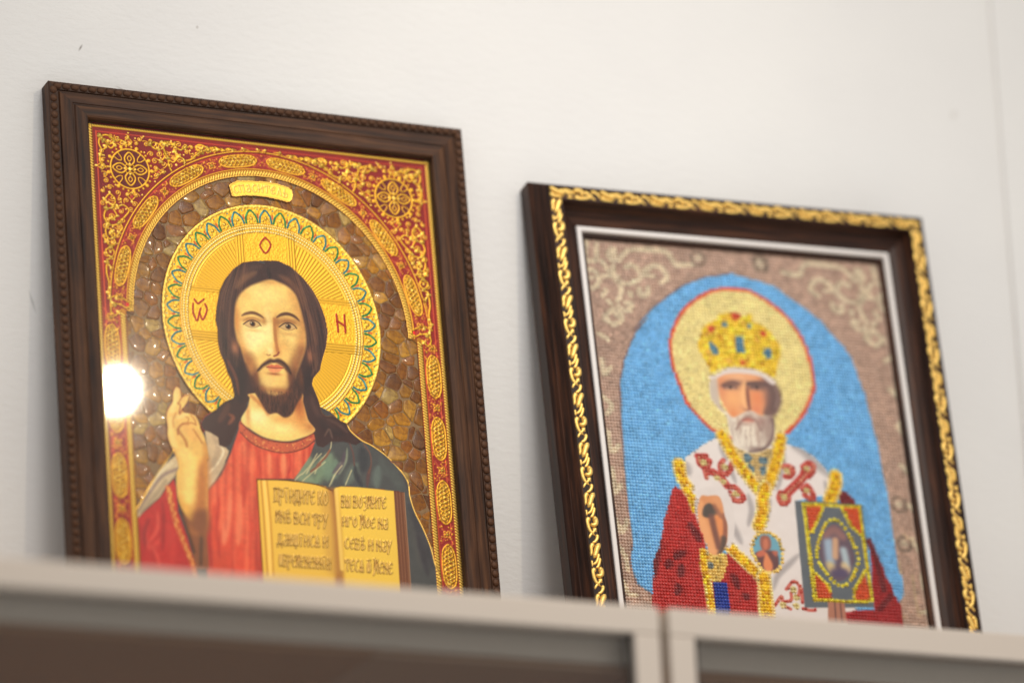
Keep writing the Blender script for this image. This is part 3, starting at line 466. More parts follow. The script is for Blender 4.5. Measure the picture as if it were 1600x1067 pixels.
    b4(508, 853+262, 84, 50, (242, 194, 108), .92); b4(335, 853+300, 30, 120, (74, 38, 28), .85, clip=fm*fc2); b4(700, 853+300, 40, 150, (58, 30, 24), .9, clip=fm*fc2); b4(400, 853+420, 50, 50, (64, 34, 26), .8, clip=fm*fc2); b4(470, 853+310, 60, 50, (250, 214, 128), .6); b4(520, 853+238, 50, 12, (150, 76, 38), .9); b4(330, 853+180, 30, 60, (214, 140, 66), .6)
    b4(370, 853+255, 22, 70, (120, 64, 36), .8); b4(655, 853+260, 26, 80, (100, 52, 32), .85); b4(700, 853+170, 34, 80, (176, 104, 52), .6); b4(560, 853+375, 120, 26, (140, 76, 40), .7); b4(420, 853+360, 30, 30, (150, 84, 44), .6)
    MO = [q(372, 215), q(395, 180), q(430, 145), q(480, 112), q(515, 118), q(560, 112), q(620, 150), q(655, 200), q(668, 255), q(630, 225), q(590, 180), q(540, 150), q(515, 145), q(480, 155), q(430, 180), q(395, 210)]
    c.fill(MO, (80, 44, 28), f=1.3, a=.92, clip=fm); c.stroke([q(385, 205), q(430, 160), q(485, 132), q(515, 136)], 1.3, (52, 26, 20), f=.6, a=.8, clip=fm); c.stroke([q(515, 136), q(565, 132), q(620, 170), q(658, 235)], 1.5, (48, 24, 18), f=.6, a=.85, clip=fm)
    c.fill([q(455, 178), q(495, 160), q(520, 166), q(550, 162), q(598, 190), q(560, 200), q(500, 196)], (206, 104, 64), f=.5, clip=fm); c.fill([q(470, 190), q(520, 196), q(585, 194), q(560, 222), q(510, 226), q(480, 212)], (232, 148, 92), f=.6, clip=fm); c.stroke([q(455, 182), q(500, 186), q(540, 190), q(598, 192)], .6, (120, 44, 30), f=.3, clip=fm)
    beard = np.maximum(c.mask(BE, 1.), fc2*(Y > q(0, 320)[1]))*fm
    for k in range(150):
        x = rng.uniform(330, 720); y = rng.uniform(330, 540); c.stroke([q(x, y), q(x+rng.uniform(-14, 14), y+40), q(x+rng.uniform(-10, 24), y+80)], .45, (112, 64, 42) if k % 2 else (34, 16, 14), f=.25, a=.5, clip=beard)
    # raised gold outline of the shoulders
    for P in ([(225.4,255.9),(227.8,261.7),(236.1,268.5),(243.7,271.7),(252.1,276.8),(259.5,282.9),(267.6,291.9)]+[(266.5,290.1),(271.8,299.3),(272.5,310.8),(275.6,323.0),(281.4,336.0),(286.2,350.0),(288.9,364.1),(292.8,376.2)], [(84.3,289.5),(77.7,299.0),(71.0,307.6)]+[(67.4,313.6),(51.8,340.3)]): c.stroke(P, 1.2, (230, 184, 88), f=.3, m=.8, rel=.3)
    for P in (HAIRL[:14], HAIRR[:20]): c.stroke(P, .5, (150, 100, 40), f=.25, a=.5, m=.4)
    fg = reg == 3; mott = (vnoise(c.h, c.w, 7, rng)-.5)*.06+(vnoise(c.h, c.w, 2.4, rng)-.5)*.06+(vnoise(c.h, c.w, 30, rng)-.5)*.08
    c.rgb[fg] *= 1+mott[fg, None]
    c.hgt[fg] += .12*vnoise(c.h, c.w, 14, rng)[fg]

    # --- book
    c.fill(LPAGE, (228, 184, 74), f=.4, smooth=False, m=.6); c.fill(RPAGE, (234, 194, 76), f=.4, smooth=False, m=.6); c.fill(REDGE, (118, 70, 44), f=.4, smooth=False, m=.2)
    for x in (1275, 1300, 1325, 1350): c.stroke([(261.6,308.3),(261.0,377.7),(260.0,425.9)] if x == 1275 else [(264.1,308.1),(263.4,377.5),(262.5,425.7)] if x == 1300 else [(266.5,308.2),(265.9,377.3),(264.4,425.6)] if x == 1325 else [(267.8,308.1),(267.2,376.7),(266.2,425.5)], .7, (160, 104, 70) if x != 1350 else (190, 140, 96), f=.3, a=.8)
    c.stroke([(209.2,312.2),(210.4,335.0),(210.2,363.5),(209.4,401.3)], 7, (150, 92, 46), f=2.6, a=.75, m=.6); c.stroke([(204.0,316.4),(205.1,341.1),(205.2,373.4)], 10, (196, 148, 70), f=4, a=.55)
    c.stroke([(212.3,310.0),(212.4,334.8),(212.4,372.8)], 3, (246, 208, 104), f=1, a=.8); c.stroke([(152.2,308.4),(152.5,339.7),(152.5,382.0)], 1.2, (176, 116, 44), f=.4, a=.8); c.stroke([(157.0,308.0),(157.8,339.2),(157.2,381.7)], 1.4, (190, 132, 50), f=.5, a=.8); c.stroke([(154.6,308.2),(155.4,339.4),(154.9,381.9)], 2.4, (250, 206, 110), f=.7, a=.7); c.stroke([(148.9,307.5),(172.0,306.1),(196.0,307.4),(208.8,311.1)], .8, (92, 50, 24), f=.3)
    c.stroke([(149.1,307.7),(148.8,380.4)], .8, (140, 84, 34), f=.3)
    BR = (124, 70, 22)
    for wd, qd in (('Прїидите ко', [(162.2,312.9),(161.5,323.6),(205.8,312.3),(205.0,323.1)]), ('мнѣ вси тру', [(162.2,330.8),(161.6,339.9),(204.4,330.8),(203.8,339.9)]), ('дающїися и', [(162.5,348.5),(161.8,358.0),(203.2,348.0),(202.5,356.7)]), ('ѡбремененнїи', [(162.5,364.8),(161.9,374.2),(204.3,364.9),(203.6,374.1)]),
                   ('вы возмите', [(216.2,314.4),(215.5,323.8),(253.0,312.8),(252.3,321.9)]), ('иго Мое на', [(215.7,331.1),(215.1,338.7),(253.1,329.8),(252.4,338.5)]), ('себѣ и нау', [(216.2,347.9),(215.5,356.4),(254.9,347.7),(254.2,356.4)]), ('тесѧ ѿ Мене'.replace('ѧ', 'я'), [(215.6,364.5),(214.9,374.1),(254.2,365.0),(253.5,374.0)])):
        text(c, wd, qd, (236, 196, 104), .8, .5, BR)
    # --- title plate
    pm = (reg == 5).astype(float); c.rgb[reg == 5] = np.array((232, 188, 72))/255; c.met[reg == 5] = .95
    c.stroke(PLQ, 1.3, GOLDL, f=.3, smooth=False, closed=True, clip=pm, rel=.35, m=.95)
    tq = [(145.2,69.0),(145.2,74.2),(189.9,69.2),(188.0,74.6)]
    W0 = 'спаситель'; n = len(W0)
    for k, ch in enumerate(W0):
        d0 = -14.6+k*2.95; 
        qd = [pol(103.4, d0), pol(97.8, d0), pol(103.4, d0+2.75), pol(97.8, d0+2.75)]
        text(c, ch, qd, (250, 216, 120), .55, .4, (178, 124, 40))
    return c, reg

# ------------------------------------------------------------------ the bead embroidery: colours of cloth and beads
def paint_beadwork():
    rng = np.random.default_rng(9)
    c = Canvas(28, 26, 294, 392, .7, (188, 158, 140))
    X, Y = np.meshgrid(c.S, c.T)
    bead = np.ones((c.h, c.w)); shine = np.zeros((c.h, c.w))
    CRM = (214, 198, 170); DKT = (142, 112, 98)
    def nob(P, smooth=True): 
        m = c.mask(P, .3, smooth); bead[m > .5] = 0
    def yesb(P, smooth=True):
        m = c.mask(P, .3, smooth); bead[m > .5] = 1
    mid = 163.0
    # tan border with cream scrolls, mirrored
    def b(P, w=5.4, col=CRM): 
        c.stroke(P, w, DKT, f=.9, a=.5, taper=0); c.stroke(P, w*.8, col, f=.6); Q = [(2*mid-x, y) for x, y in P]
        c.stroke(Q, w, DKT, f=.9, a=.5); c.stroke(Q, w*.8, col, f=.6)
    for P in ([(35.1,35.3),(33.3,51.5),(43.5,50.6)], [(43.8,35.9),(42.6,46.5)], [(53.1,43.5),(54.5,49.0),(62.7,48.9)], [(56.3,39.0),(54.5,43.4),(57.8,44.5),(58.9,40.2)], [(63.7,46.1),(70.5,39.8),(79.5,38.3),(101.4,37.8),(107.4,45.0),(110.3,49.0),(124.1,47.8)], [(46.8,51.7),(49.7,55.7),(51.2,60.4)], [(46.0,64.4),(52.2,63.8),(55.4,64.9),(59.0,63.2)], [(55.9,54.4),(55.5,58.7),(56.0,65.6),(60.2,70.8),(59.0,80.6),(55.8,85.1)],
              [(34.4,59.8),(39.7,60.7),(42.4,66.8),(41.2,71.7),(36.0,75.7)], [(33.7,66.1),(37.0,66.5)], [(61.1,68.6),(66.4,69.6),(73.5,66.9),(78.1,62.3),(77.4,56.8),(71.8,52.3),(66.7,54.9)], [(80.4,60.0),(89.1,60.6)], [(82.1,57.0),(88.8,52.3),(95.0,51.7),(100.4,57.5),(100.5,62.4),(95.4,65.7)], [(76.2,72.9),(76.3,77.8),(82.4,77.3),(83.8,71.6)], [(67.6,76.4),(67.9,79.9)], [(44.1,81.9),(47.4,76.1)], [(48.4,85.7),(50.2,87.6)],
              [(56.6,89.9),(62.3,93.5),(67.5,89.6),(67.2,86.2),(63.1,86.5)], [(43.1,102.8),(47.2,96.2),(52.3,92.3),(54.3,98.4)], [(43.6,99.1),(50.1,106.0),(58.0,100.4),(56.4,93.1)], [(37.0,114.6),(43.8,119.0)], [(37.0,136.8),(38.0,149.0),(43.4,143.7)], [(34.6,168.9),(41.0,175.8),(36.5,183.4)], [(34.9,198.2),(36.5,215.0),(43.1,209.7)], [(34.9,229.7),(35.1,248.9),(40.4,243.7)], [(33.5,273.0),(37.2,282.3),(43.1,272.4)], [(33.5,294.5),(38.3,303.7),(38.4,313.2)], [(33.8,322.9),(36.2,332.2),(43.1,334.2)]): b(P)
    for P in ([(276.2,243.3)], [(276.1,276.9)], [(129.7,41.6)], [(183.3,43.3)], [(260.1,339.7)], [(183.6,40.4)]):
        x, y = P[0]; c.stroke([(x+6*math.cos(a), y+6*math.sin(a)) for a in np.linspace(0, 6.28, 13)[:-1]], 2.2, (138, 120, 104), f=.7, closed=True); c.dot(x, y, 3.2, (200, 184, 160))
    for P in ([(269.2,292.3),(269.3,303.8)], [(279.4,303.2),(279.3,323.8),(280.3,337.5)], [(277.3,268.8),(282.4,274.2)], [(255.6,338.9),(261.1,332.9),(267.2,339.3)]): c.stroke(P, 2.4, (190, 166, 138), f=.7)
    c.rgb *= (.93+.14*vnoise(c.h, c.w, 5, rng))[..., None]
    # blue sky of the niche
    NICHE = [(155.9,52.4),(133.2,57.5),(114.4,66.1),(101.0,75.7),(87.5,86.6),(75.2,98.7),(67.1,110.4)]+[(80.3,96.1),(67.5,112.1),(55.9,135.3),(50.0,155.5),(47.3,189.9),(45.7,228.9),(44.7,262.7),(45.5,288.9),(41.0,307.1),(44.7,324.6),(57.4,333.3),(79.4,367.4),(221.3,383.3)]+[(230.5,352.8),(260.6,328.3),(264.1,328.4),(268.6,321.0),(270.5,308.3),(267.2,298.2),(267.3,281.0),(266.9,263.7),(267.6,246.2),(266.8,228.9)]+[(265.1,196.0),(260.1,152.1),(252.4,119.2)]+[(247.9,111.1),(238.4,99.2),(228.9,87.4),(216.3,77.2),(204.8,69.7),(193.5,60.8),(178.8,56.7),(161.2,53.7)]
    c.fill(NICHE, (120, 182, 226), f=.5, smooth=False); niche = c.mask(NICHE, .5, False)
    c.rgb += (niche*(vnoise(c.h, c.w, 4, rng)-.5)*.08)[..., None]
    c.stroke(NICHE[:18], 1.6, (140, 104, 96), f=.5, a=.7, smooth=False)
    # nimbus
    NIM = [(145.0,67.7),(134.2,71.6),(123.2,78.3),(109.3,91.5),(100.1,108.4),(96.6,121.2),(97.4,139.7),(101.6,155.9)]+[(105.9,169.9),(120.1,186.8),(129.5,192.8),(154.1,199.2),(178.4,192.8),(191.8,184.3),(204.0,170.3),(212.3,155.7),(216.3,143.9),(215.4,123.1)]+[(210.6,104.7),(202.2,89.6),(190.2,77.9),(179.7,71.4),(169.9,66.8),(157.6,66.4)]
    c.fill(NIM, (234, 218, 152), f=.5); c.stroke(NIM, 2.8, (222, 96, 66), f=.5, closed=True)
    # crown
    CRO = [(121.9,113.9),(119.5,118.3),(122.8,127.4),(126.1,133.3),(128.7,141.9),(136.4,137.2),(149.1,133.6),(161.4,133.9),(172.4,136.4),(183.2,141.8),(186.0,132.8),(191.2,119.8),(191.8,112.5),(187.4,107.6),(185.0,102.0),(178.5,96.3),(170.7,93.2),(169.4,86.8),(161.8,89.8),(155.0,87.0),(142.4,89.1),(139.7,93.7),(135.3,96.2),(127.6,100.5),(123.6,108.6)]
    cmk = c.mask(CRO, .5, False); c.fill(CRO, (236, 200, 60), f=.5, smooth=False); shine[cmk > .5] = .6
    for k in range(420):
        x, y = rng.uniform(112, 200), rng.uniform(70, 150); c.dot(x, y, 1.7, [(252, 220, 60), (190, 140, 30), (250, 236, 96), (236, 186, 84), (200, 176, 30)][k % 5], a=.85, clip=cmk)
    BL = (92, 136, 160)
    for P in ([(143.9,96.1),(148.3,95.8),(147.8,100.0),(143.3,100.4)], [(164.2,96.1),(169.0,95.7),(168.7,99.7),(164.3,100.0)], [(154.0,107.6),(159.5,107.1),(159.7,121.1),(152.2,122.0)], [(129.0,114.6),(132.3,114.4),(136.7,118.5),(137.0,125.1),(132.5,126.0),(130.9,121.2)], [(177.2,115.8),(181.1,114.9),(183.9,119.1),(182.1,124.3),(178.1,125.7),(175.9,120.9)]): c.fill(P, BL, f=.5, smooth=False)
    for P in ([(152.4,89.3),(156.1,86.7),(161.1,90.2),(156.3,93.4),(152.6,92.6)], [(131.8,101.0),(137.2,101.1),(135.7,104.6),(131.3,105.0)], [(175.1,102.0),(180.6,101.5),(179.6,105.5),(175.7,105.3)], [(155.1,129.2),(159.0,128.9),(158.1,131.8),(154.7,132.0)]): c.fill(P, (206, 84, 52), f=.6)
    # white vestment (plain satin), grey folds
    VES = [(128.1,196.0),(119.4,200.7),(107.3,208.7),(97.3,216.5),(95.4,223.7),(98.4,240.4)]+[(94.1,223.5),(94.6,233.2),(98.6,243.7),(104.5,248.7)]+[(104.0,252.1),(127.1,244.5),(128.0,285.7),(149.4,307.4),(158.8,312.8),(154.1,356.8),(193.0,359.6),(187.5,325.1),(186.7,246.5),(218.5,238.3)]+[(220.0,227.8),(217.1,217.0),(207.5,206.7),(197.3,200.9),(185.6,197.9)]
    c.fill(VES, (218, 208, 202), f=.6, smooth=False); nob(VES, False); vm = c.mask(VES, .6, False)
    for P, w in (([(189.8,199.2),(200.1,204.0),(206.9,211.2),(214.7,218.3),(219.4,224.5)], 8), ([(97.3,218.9),(98.2,225.3),(100.2,230.6)], 8), ([(129.1,201.9),(130.6,207.3),(132.5,214.2),(133.3,216.4)], 5), ([(131.8,219.2),(135.9,226.0),(138.5,235.0)], 4), ([(183.7,199.7),(181.4,213.0),(175.7,231.9),(172.1,238.7)], 4), ([(147.5,243.1),(148.8,257.2),(144.0,270.6)], 5), ([(128.6,264.6),(132.4,274.4),(137.0,286.1)], 6), ([(166.4,245.9),(161.5,260.4),(158.3,269.7)], 4), ([(184.9,291.1),(175.6,299.7),(164.1,310.5),(158.5,322.8)], 5), ([(214.6,227.1),(215.7,235.7),(215.2,243.4)], 4)): c.stroke(P, w, (158, 150, 148), f=w*.4, a=.85, clip=vm, taper=1)
    for P in ([(157.5,332.1),(227.0,328.0),(224.4,380.1),(150.7,384.1)],): c.fill(P, (214, 204, 198), f=.6, smooth=False); nob(P, False)
    # red crosses
    for P, w in (([(108.2,213.8),(115.8,213.2)], 5), ([(109.2,214.8),(109.6,220.2),(114.5,224.2)], 5), ([(118.0,217.4),(114.8,225.8),(120.1,226.5)], 6), ([(130.1,216.0),(126.9,220.1),(126.7,226.1)], 4.5), ([(136.8,218.3),(133.1,226.2),(125.4,227.8)], 4.5), ([(120.1,226.5),(126.0,231.0),(130.7,237.2)], 7), ([(112.8,224.3),(114.1,231.8)], 4), ([(132.7,238.1),(138.0,238.8),(143.1,246.1),(139.9,249.5),(135.2,248.8),(132.6,243.5)], 5),
                 ([(179.8,217.5),(186.3,217.5),(188.6,221.2),(185.2,225.8),(181.4,226.1)], 5), ([(197.4,216.8),(202.8,213.1),(206.8,215.6),(203.7,222.3),(198.5,224.3),(196.8,221.2)], 5), ([(200.0,221.5),(191.1,230.9),(181.1,240.2)], 8), ([(175.7,240.1),(173.4,245.1),(175.6,249.3),(180.8,246.8),(181.9,242.4)], 5), ([(194.8,236.1),(199.6,233.0),(203.4,240.9),(200.9,243.8),(195.8,240.9)], 5), ([(169.7,321.4),(176.7,314.5),(181.2,318.8),(179.1,326.9)], 2.7), ([(173.4,324.2),(172.6,330.2),(166.8,332.1)], 2.7), ([(158.3,335.6),(164.9,327.7),(165.5,334.6),(171.1,337.8)], 2.7), ([(181.9,336.7),(186.8,337.9),(191.9,337.6)], 2.7), ([(183.0,320.7),(182.0,331.7)], 3)):
        w = w*.72; c.stroke(P, w*1.3, (186, 66, 56), f=.5); c.stroke(P, w*.22, (220, 176, 140), f=.5, a=.8)
        PP = spl(P, False); 
        for x, y in PP: bead[np.hypot(X-x, Y-y) < w/2] = 1
    for P, r in (([(113.0,218.9),(130.5,221.5),(136.9,243.8),(122.8,231.2),(127.8,234.1)], 2.7), ([(183.1,221.0),(200.5,218.2),(177.9,244.3),(198.0,236.9)], 2.7), ([(175.9,321.1),(177.0,328.0),(176.5,335.0),(165.0,334.7)], 2.7)):
        for x, y in P: c.dot(x, y, r, (208, 190, 130)); bead[np.hypot(X-x, Y-y) < r] = 1
    # red robe
    ROB = [(84.8,241.3),(79.7,254.7),(73.2,271.2),(71.2,280.3),(67.2,292.5),(60.8,304.9),(58.2,322.8),(55.9,338.8),(48.5,367.6),(142.3,362.4),(145.8,335.5),(144.8,311.6),(136.0,302.2),(124.8,294.9),(106.7,296.0),(105.8,287.1),(102.8,262.2),(98.0,252.5),(93.0,243.8)]
    c.fill(ROB, (186, 52, 48), f=.5, smooth=False); yesb(ROB, False); rm = c.mask(ROB, .4, False)
    for P in ([(93.9,269.9),(97.9,277.6),(102.7,287.3)], [(69.1,285.5),(63.0,302.7),(60.2,318.8)], [(75.0,302.0),(71.1,310.2)], [(77.7,321.7),(79.1,326.5),(75.5,331.7)], [(124.8,310.9),(127.9,318.6),(129.3,323.5)], [(133.9,326.2),(135.1,333.1)], [(77.2,300.9),(88.8,295.2)], [(84.6,305.4),(81.1,317.5)]): c.stroke(P, 6.5, (104, 36, 40), f=1.6, a=.8, clip=rm, taper=1)
    R2 = [(230.5,234.8),(227.0,243.2),(236.3,243.7),(235.1,235.7)]+[]
    c.fill([(228.7,234.9),(236.6,241.4),(238.3,245.9),(224.5,244.5)], (126, 42, 46), f=.5); yesb([(228.7,234.9),(236.6,241.4),(238.3,245.9),(224.5,244.5)])
    R3 = [(245.9,275.4),(249.2,285.6),(253.7,294.5),(255.8,304.6),(259.4,312.4),(261.6,321.4),(266.1,330.3),(264.9,355.4),(218.2,358.0),(216.4,337.7),(242.4,334.0)]
    c.fill(R3, (166, 42, 44), f=.5, smooth=False); yesb(R3, False); c.stroke([(245.8,276.6),(250.2,294.7),(252.8,317.4)], 5, (116, 38, 42), f=1.); c.stroke([(258.1,321.6),(247.1,333.7)], 5, (120, 36, 40), f=1.)
    # yoke and gold trims
    TR = (240, 190, 30); TL = (234, 210, 142)
    YOK = [(134.6,200.6),(147.2,205.8),(161.4,205.8),(175.2,201.8),(183.1,196.1),(177.9,212.8),(164.7,235.9),(154.4,236.6),(141.9,215.4)]
    c.fill(YOK, (206, 178, 120), f=.5, smooth=False); yesb(YOK, False); shine[c.mask(YOK, .3, False) > .5] = .5
    for x, y in [(150.6,212.4),(151.6,221.6),(163.5,213.7),(163.0,221.9)]: c.dot(x, y, 4., (110, 136, 146))
    def trim(P, w=7.5):
        c.stroke(P, w*1.5, TL, f=.5); c.stroke(P, w, TR, f=.5)
        for x, y in spl(P, False): 
            d = np.hypot(X-x, Y-y); bead[d < w*.75] = 1; shine[d < w*.75] = .8
            c.dot(x+rng.uniform(-2, 2), y+rng.uniform(-2, 2), 1.6, (252, 212, 50)); c.dot(x+rng.uniform(-2.5, 2.5), y+rng.uniform(-2.5, 2.5), 1.3, (196, 140, 30))
    trim([(131.4,193.7),(136.9,206.6),(144.3,220.3),(151.1,231.0),(157.1,239.7)]); trim([(181.4,193.1),(176.2,209.9),(170.2,224.6),(162.2,239.4)]); trim([(162.6,236.0),(159.0,248.4),(157.7,258.6),(152.7,270.0)])
    trim([(92.1,221.9),(92.8,233.0),(96.5,239.8)]); trim([(95.1,242.6),(99.2,250.4),(100.6,259.4)], 5); trim([(125.6,288.8),(133.6,297.4),(141.7,304.8),(148.8,312.4)], 7); trim([(151.7,313.2),(151.1,325.2),(150.6,337.2),(149.7,352.1)], 9); trim([(224.5,223.1),(222.1,233.1),(216.8,243.3)], 8)
    CUF = [(105.2,296.1),(122.7,296.0),(117.3,315.3),(108.9,318.8),(104.9,310.1)]; c.fill(CUF, (220, 186, 100), f=.5); yesb(CUF); shine[c.mask(CUF, .3) > .5] = .8; c.dot(*[(108.0,305.4)][0], 3, (120, 130, 130))
    trim([(103.4,294.2),(102.7,308.2),(103.7,320.1),(104.3,339.9),(103.4,354.7)], 4.5)
    BLU = [(108.9,318.8),(119.8,319.1),(120.1,337.0),(117.5,353.9),(106.4,354.5),(108.3,335.7)]; c.fill(BLU, (40, 62, 150), f=.5, smooth=False); yesb(BLU, False)
    # face on plain cloth
    HAT = [(127.2,144.4),(134.9,141.7),(141.2,137.1),(149.6,135.2),(161.9,134.7),(169.9,136.5),(177.7,140.1),(183.7,144.6),(180.4,147.5),(172.5,141.7),(164.5,140.1),(151.5,139.8),(141.4,141.5),(135.3,144.6),(132.7,145.6),(127.7,146.6)]
    HRL = [(127.7,146.9),(133.2,145.2),(133.5,155.9),(133.5,165.8),(136.2,173.4),(134.1,174.4),(128.7,168.6),(126.2,163.9),(125.8,155.7)]
    FAC = [(134.0,145.1),(141.5,141.2),(151.5,139.5),(164.6,139.7),(172.5,141.7),(176.2,145.2),(176.7,154.2),(173.6,165.2),(168.6,175.5),(161.0,174.4),(153.7,174.1),(146.3,180.4),(142.2,180.8),(138.6,173.6),(135.7,168.1),(133.4,158.4)]
    HRR = [(173.5,143.7),(181.9,145.5),(186.1,151.0),(186.8,160.1),(184.0,167.8),(179.9,173.8),(173.0,176.0),(169.3,173.0),(173.5,162.8),(175.5,153.5)]
    BRD = [(136.3,173.0),(142.5,178.3),(148.5,176.2),(154.6,172.8),(160.5,172.0),(166.6,175.2),(177.2,175.7),(177.8,184.7),(175.6,195.5),(169.6,202.5),(160.9,207.1),(152.6,208.0),(146.5,205.2),(141.3,200.6),(138.4,191.7),(137.3,181.1)]
    for P in (HAT, HRL, FAC, HRR, BRD): nob(P)
    hm = np.maximum.reduce([c.mask(P, .5) for P in (HAT, HRL, FAC, HRR, BRD)])
    c.fill(FAC, (222, 150, 100), f=.8); c.fill(HRL, (192, 176, 160), f=1.2); c.fill(HRR, (104, 76, 70), f=2.4)
    p = [(113.5,130.2),(121.7,129.5),(112.4,138.5)]; ux = (p[1][0]-p[0][0])/100; uy = (p[1][1]-p[0][1])/100; vx = (p[2][0]-p[0][0])/100; vy = (p[2][1]-p[0][1])/100
    def q(x, y): return (p[0][0]+x*ux+y*vx, p[0][1]+x*uy+y*vy)
    def B(x, y, rx, ry, col, a, ang=0): c.blob(*q(x, y), rx*ux, ry*vy, col, a, ang, hm)
    B(480, 200, 160, 40, (230, 176, 132), .7); B(440, 430, 90, 110, (236, 170, 108), .8); B(700, 420, 80, 100, (220, 126, 78), .8); B(540, 400, 40, 140, (236, 176, 116), .8); B(320, 300, 40, 120, (208, 128, 88), .6)
    B(805, 400, 50, 170, (120, 84, 76), .7); B(770, 260, 70, 50, (120, 82, 76), .7); B(450, 250, 70, 26, (118, 84, 78), .9); B(415, 300, 75, 30, (96, 66, 66), .9); B(350, 290, 40, 24, (150, 104, 92), .7); B(650, 270, 110, 26, (110, 82, 76), .9); B(690, 310, 90, 30, (98, 76, 74), .9)
    B(410, 298, 14, 12, (52, 36, 40), .9); B(680, 306, 14, 12, (56, 42, 46), .9); B(440, 345, 60, 16, (226, 160, 108), .7); B(598, 420, 20, 120, (140, 84, 66), .85); B(580, 520, 50, 30, (196, 128, 92), .8); B(450, 590, 40, 70, (218, 130, 76), .7); B(690, 540, 50, 50, (214, 120, 84), .7)
    c.fill(BRD, (220, 208, 190), f=1.2); bm = c.mask(BRD, 1.)
    def BB(x, y, rx, ry, col, a): c.blob(*q(x, y), rx*ux, ry*vy, col, a, 0, bm)
    BB(800, 760, 70, 200, (150, 124, 112), .8); BB(850, 640, 50, 80, (120, 88, 82), .8); BB(730, 660, 50, 60, (150, 108, 98), .7); BB(500, 680, 20, 90, (170, 140, 122), .8); BB(620, 760, 60, 90, (222, 206, 184), .8); BB(640, 920, 12, 50, (150, 124, 108), .7); BB(600, 590, 60, 28, (150, 110, 98), .7); BB(600, 648, 62, 26, (196, 118, 94), .9); BB(560, 690, 90, 16, (150, 112, 98), .6); BB(720, 950, 130, 24, (110, 84, 78), .8); BB(420, 700, 30, 110, (190, 172, 156), .7); BB(700, 790, 24, 120, (170, 140, 124), .6); BB(620, 575, 40, 14, (190, 172, 160), .8)
    def ST(pts, w, col, a=1., f=None, cl=None): c.stroke([q(*k) for k in pts], w*ux, col, f=max(.35, w*ux*.35 if f is None else f), a=a, clip=hm if cl is None else cl)
    ST([(330, 285), (370, 262), (430, 258), (500, 275)], 26, (92, 62, 58), .85); ST([(585, 275), (650, 262), (720, 262), (790, 285)], 30, (84, 60, 58), .9)
    ST([(355, 306), (410, 302), (470, 306)], 34, (132, 94, 82), .8); ST([(630, 310), (690, 308), (750, 314)], 34, (120, 88, 80), .8); ST([(372, 312), (455, 312)], 12, (196, 160, 136), .8); ST([(655, 318), (735, 320)], 12, (176, 140, 122), .7); c.dot(*q(415, 308), 17*ux, (40, 26, 28), clip=hm); c.dot(*q(693, 314), 17*ux, (42, 28, 30), clip=hm); ST([(352, 300), (412, 290), (472, 302)], 9, (50, 32, 32), .9); ST([(632, 304), (692, 295), (750, 308)], 9, (50, 34, 34), .9); ST([(365, 322), (415, 326), (460, 316)], 8, (190, 130, 96), .8); ST([(645, 326), (690, 330), (740, 322)], 8, (180, 116, 90), .8)
    ST([(560, 250), (548, 360), (560, 470), (575, 520)], 34, (240, 180, 122), .75); ST([(590, 320), (600, 420), (612, 520)], 26, (112, 66, 56), .85); ST([(560, 535), (600, 545), (630, 530)], 12, (120, 70, 60), .8)
    ST([(480, 740), (515, 680), (555, 635), (600, 615), (650, 630), (700, 680), (735, 760)], 26, (140, 106, 96), .75, cl=bm); ST([(545, 655), (600, 640), (655, 660)], 18, (164, 84, 72), .9, cl=bm); ST([(520, 600), (570, 580), (600, 590)], 20, (206, 190, 172), .8, cl=bm)
    ST([(860, 620), (868, 760), (830, 890), (740, 962), (620, 978)], 30, (96, 72, 68), .75, cl=bm); ST([(830, 300), (868, 400), (855, 540)], 50, (92, 68, 64), .5); ST([(880, 300), (912, 400), (890, 520)], 22, (136, 110, 100), .6)
    for k in range(60): x = rng.uniform(390, 860); y = rng.uniform(640, 860); ST([(x, y), (x+rng.uniform(-10, 10), y+50), (x+(620-x)*.12, y+100)], 6, (226, 212, 194) if (k % 2 and x < 700) else (128, 98, 90), .45, .3, cl=bm)
    c.fill(HAT, (212, 198, 190), f=.7)
    # blessing hand on plain cloth
    c.fill([(103.8,244.2),(129.6,241.1),(133.3,267.7),(127.1,289.1),(120.9,288.1),(102.9,275.3)], (214, 204, 198), f=.6); nob([(120.5,245.9),(129.4,242.5),(133.3,267.7),(127.3,287.7),(123.2,281.0)])
    HN = [(106.9,248.3),(113.3,247.1),(121.9,246.5),(124.6,252.7),(125.4,263.3),(126.7,270.2),(125.2,282.3),(122.2,289.5),(117.9,295.3),(109.5,295.9),(106.8,289.0),(104.5,279.4),(102.7,271.1),(102.2,263.4)]
    nob(HN); c.fill(HN, (208, 136, 84), f=.8); hk = c.mask(HN, .8)
    h = lambda x, y: [(100.1,240.3)][0] and ([(100.1,240.3),(107.2,239.8),(99.2,247.4)][0][0]+x*([(100.1,240.3),(107.2,239.8),(99.2,247.4)][1][0]-[(100.1,240.3)][0][0])/100+y*([(100.1,240.3),(107.2,239.8),(99.2,247.4)][2][0]-[(100.1,240.3)][0][0])/100, [(100.1,240.3)][0][1]+x*([(100.1,240.3),(107.2,239.8),(99.2,247.4)][1][1]-[(100.1,240.3)][0][1])/100+y*([(100.1,240.3),(107.2,239.8),(99.2,247.4)][2][1]-[(100.1,240.3)][0][1])/100)
    c.fill([(106.4,263.8),(107.9,257.4),(113.3,253.1),(118.5,256.7),(120.0,261.5),(116.2,263.9),(111.1,265.6)], (74, 62, 54), f=1., clip=hk)
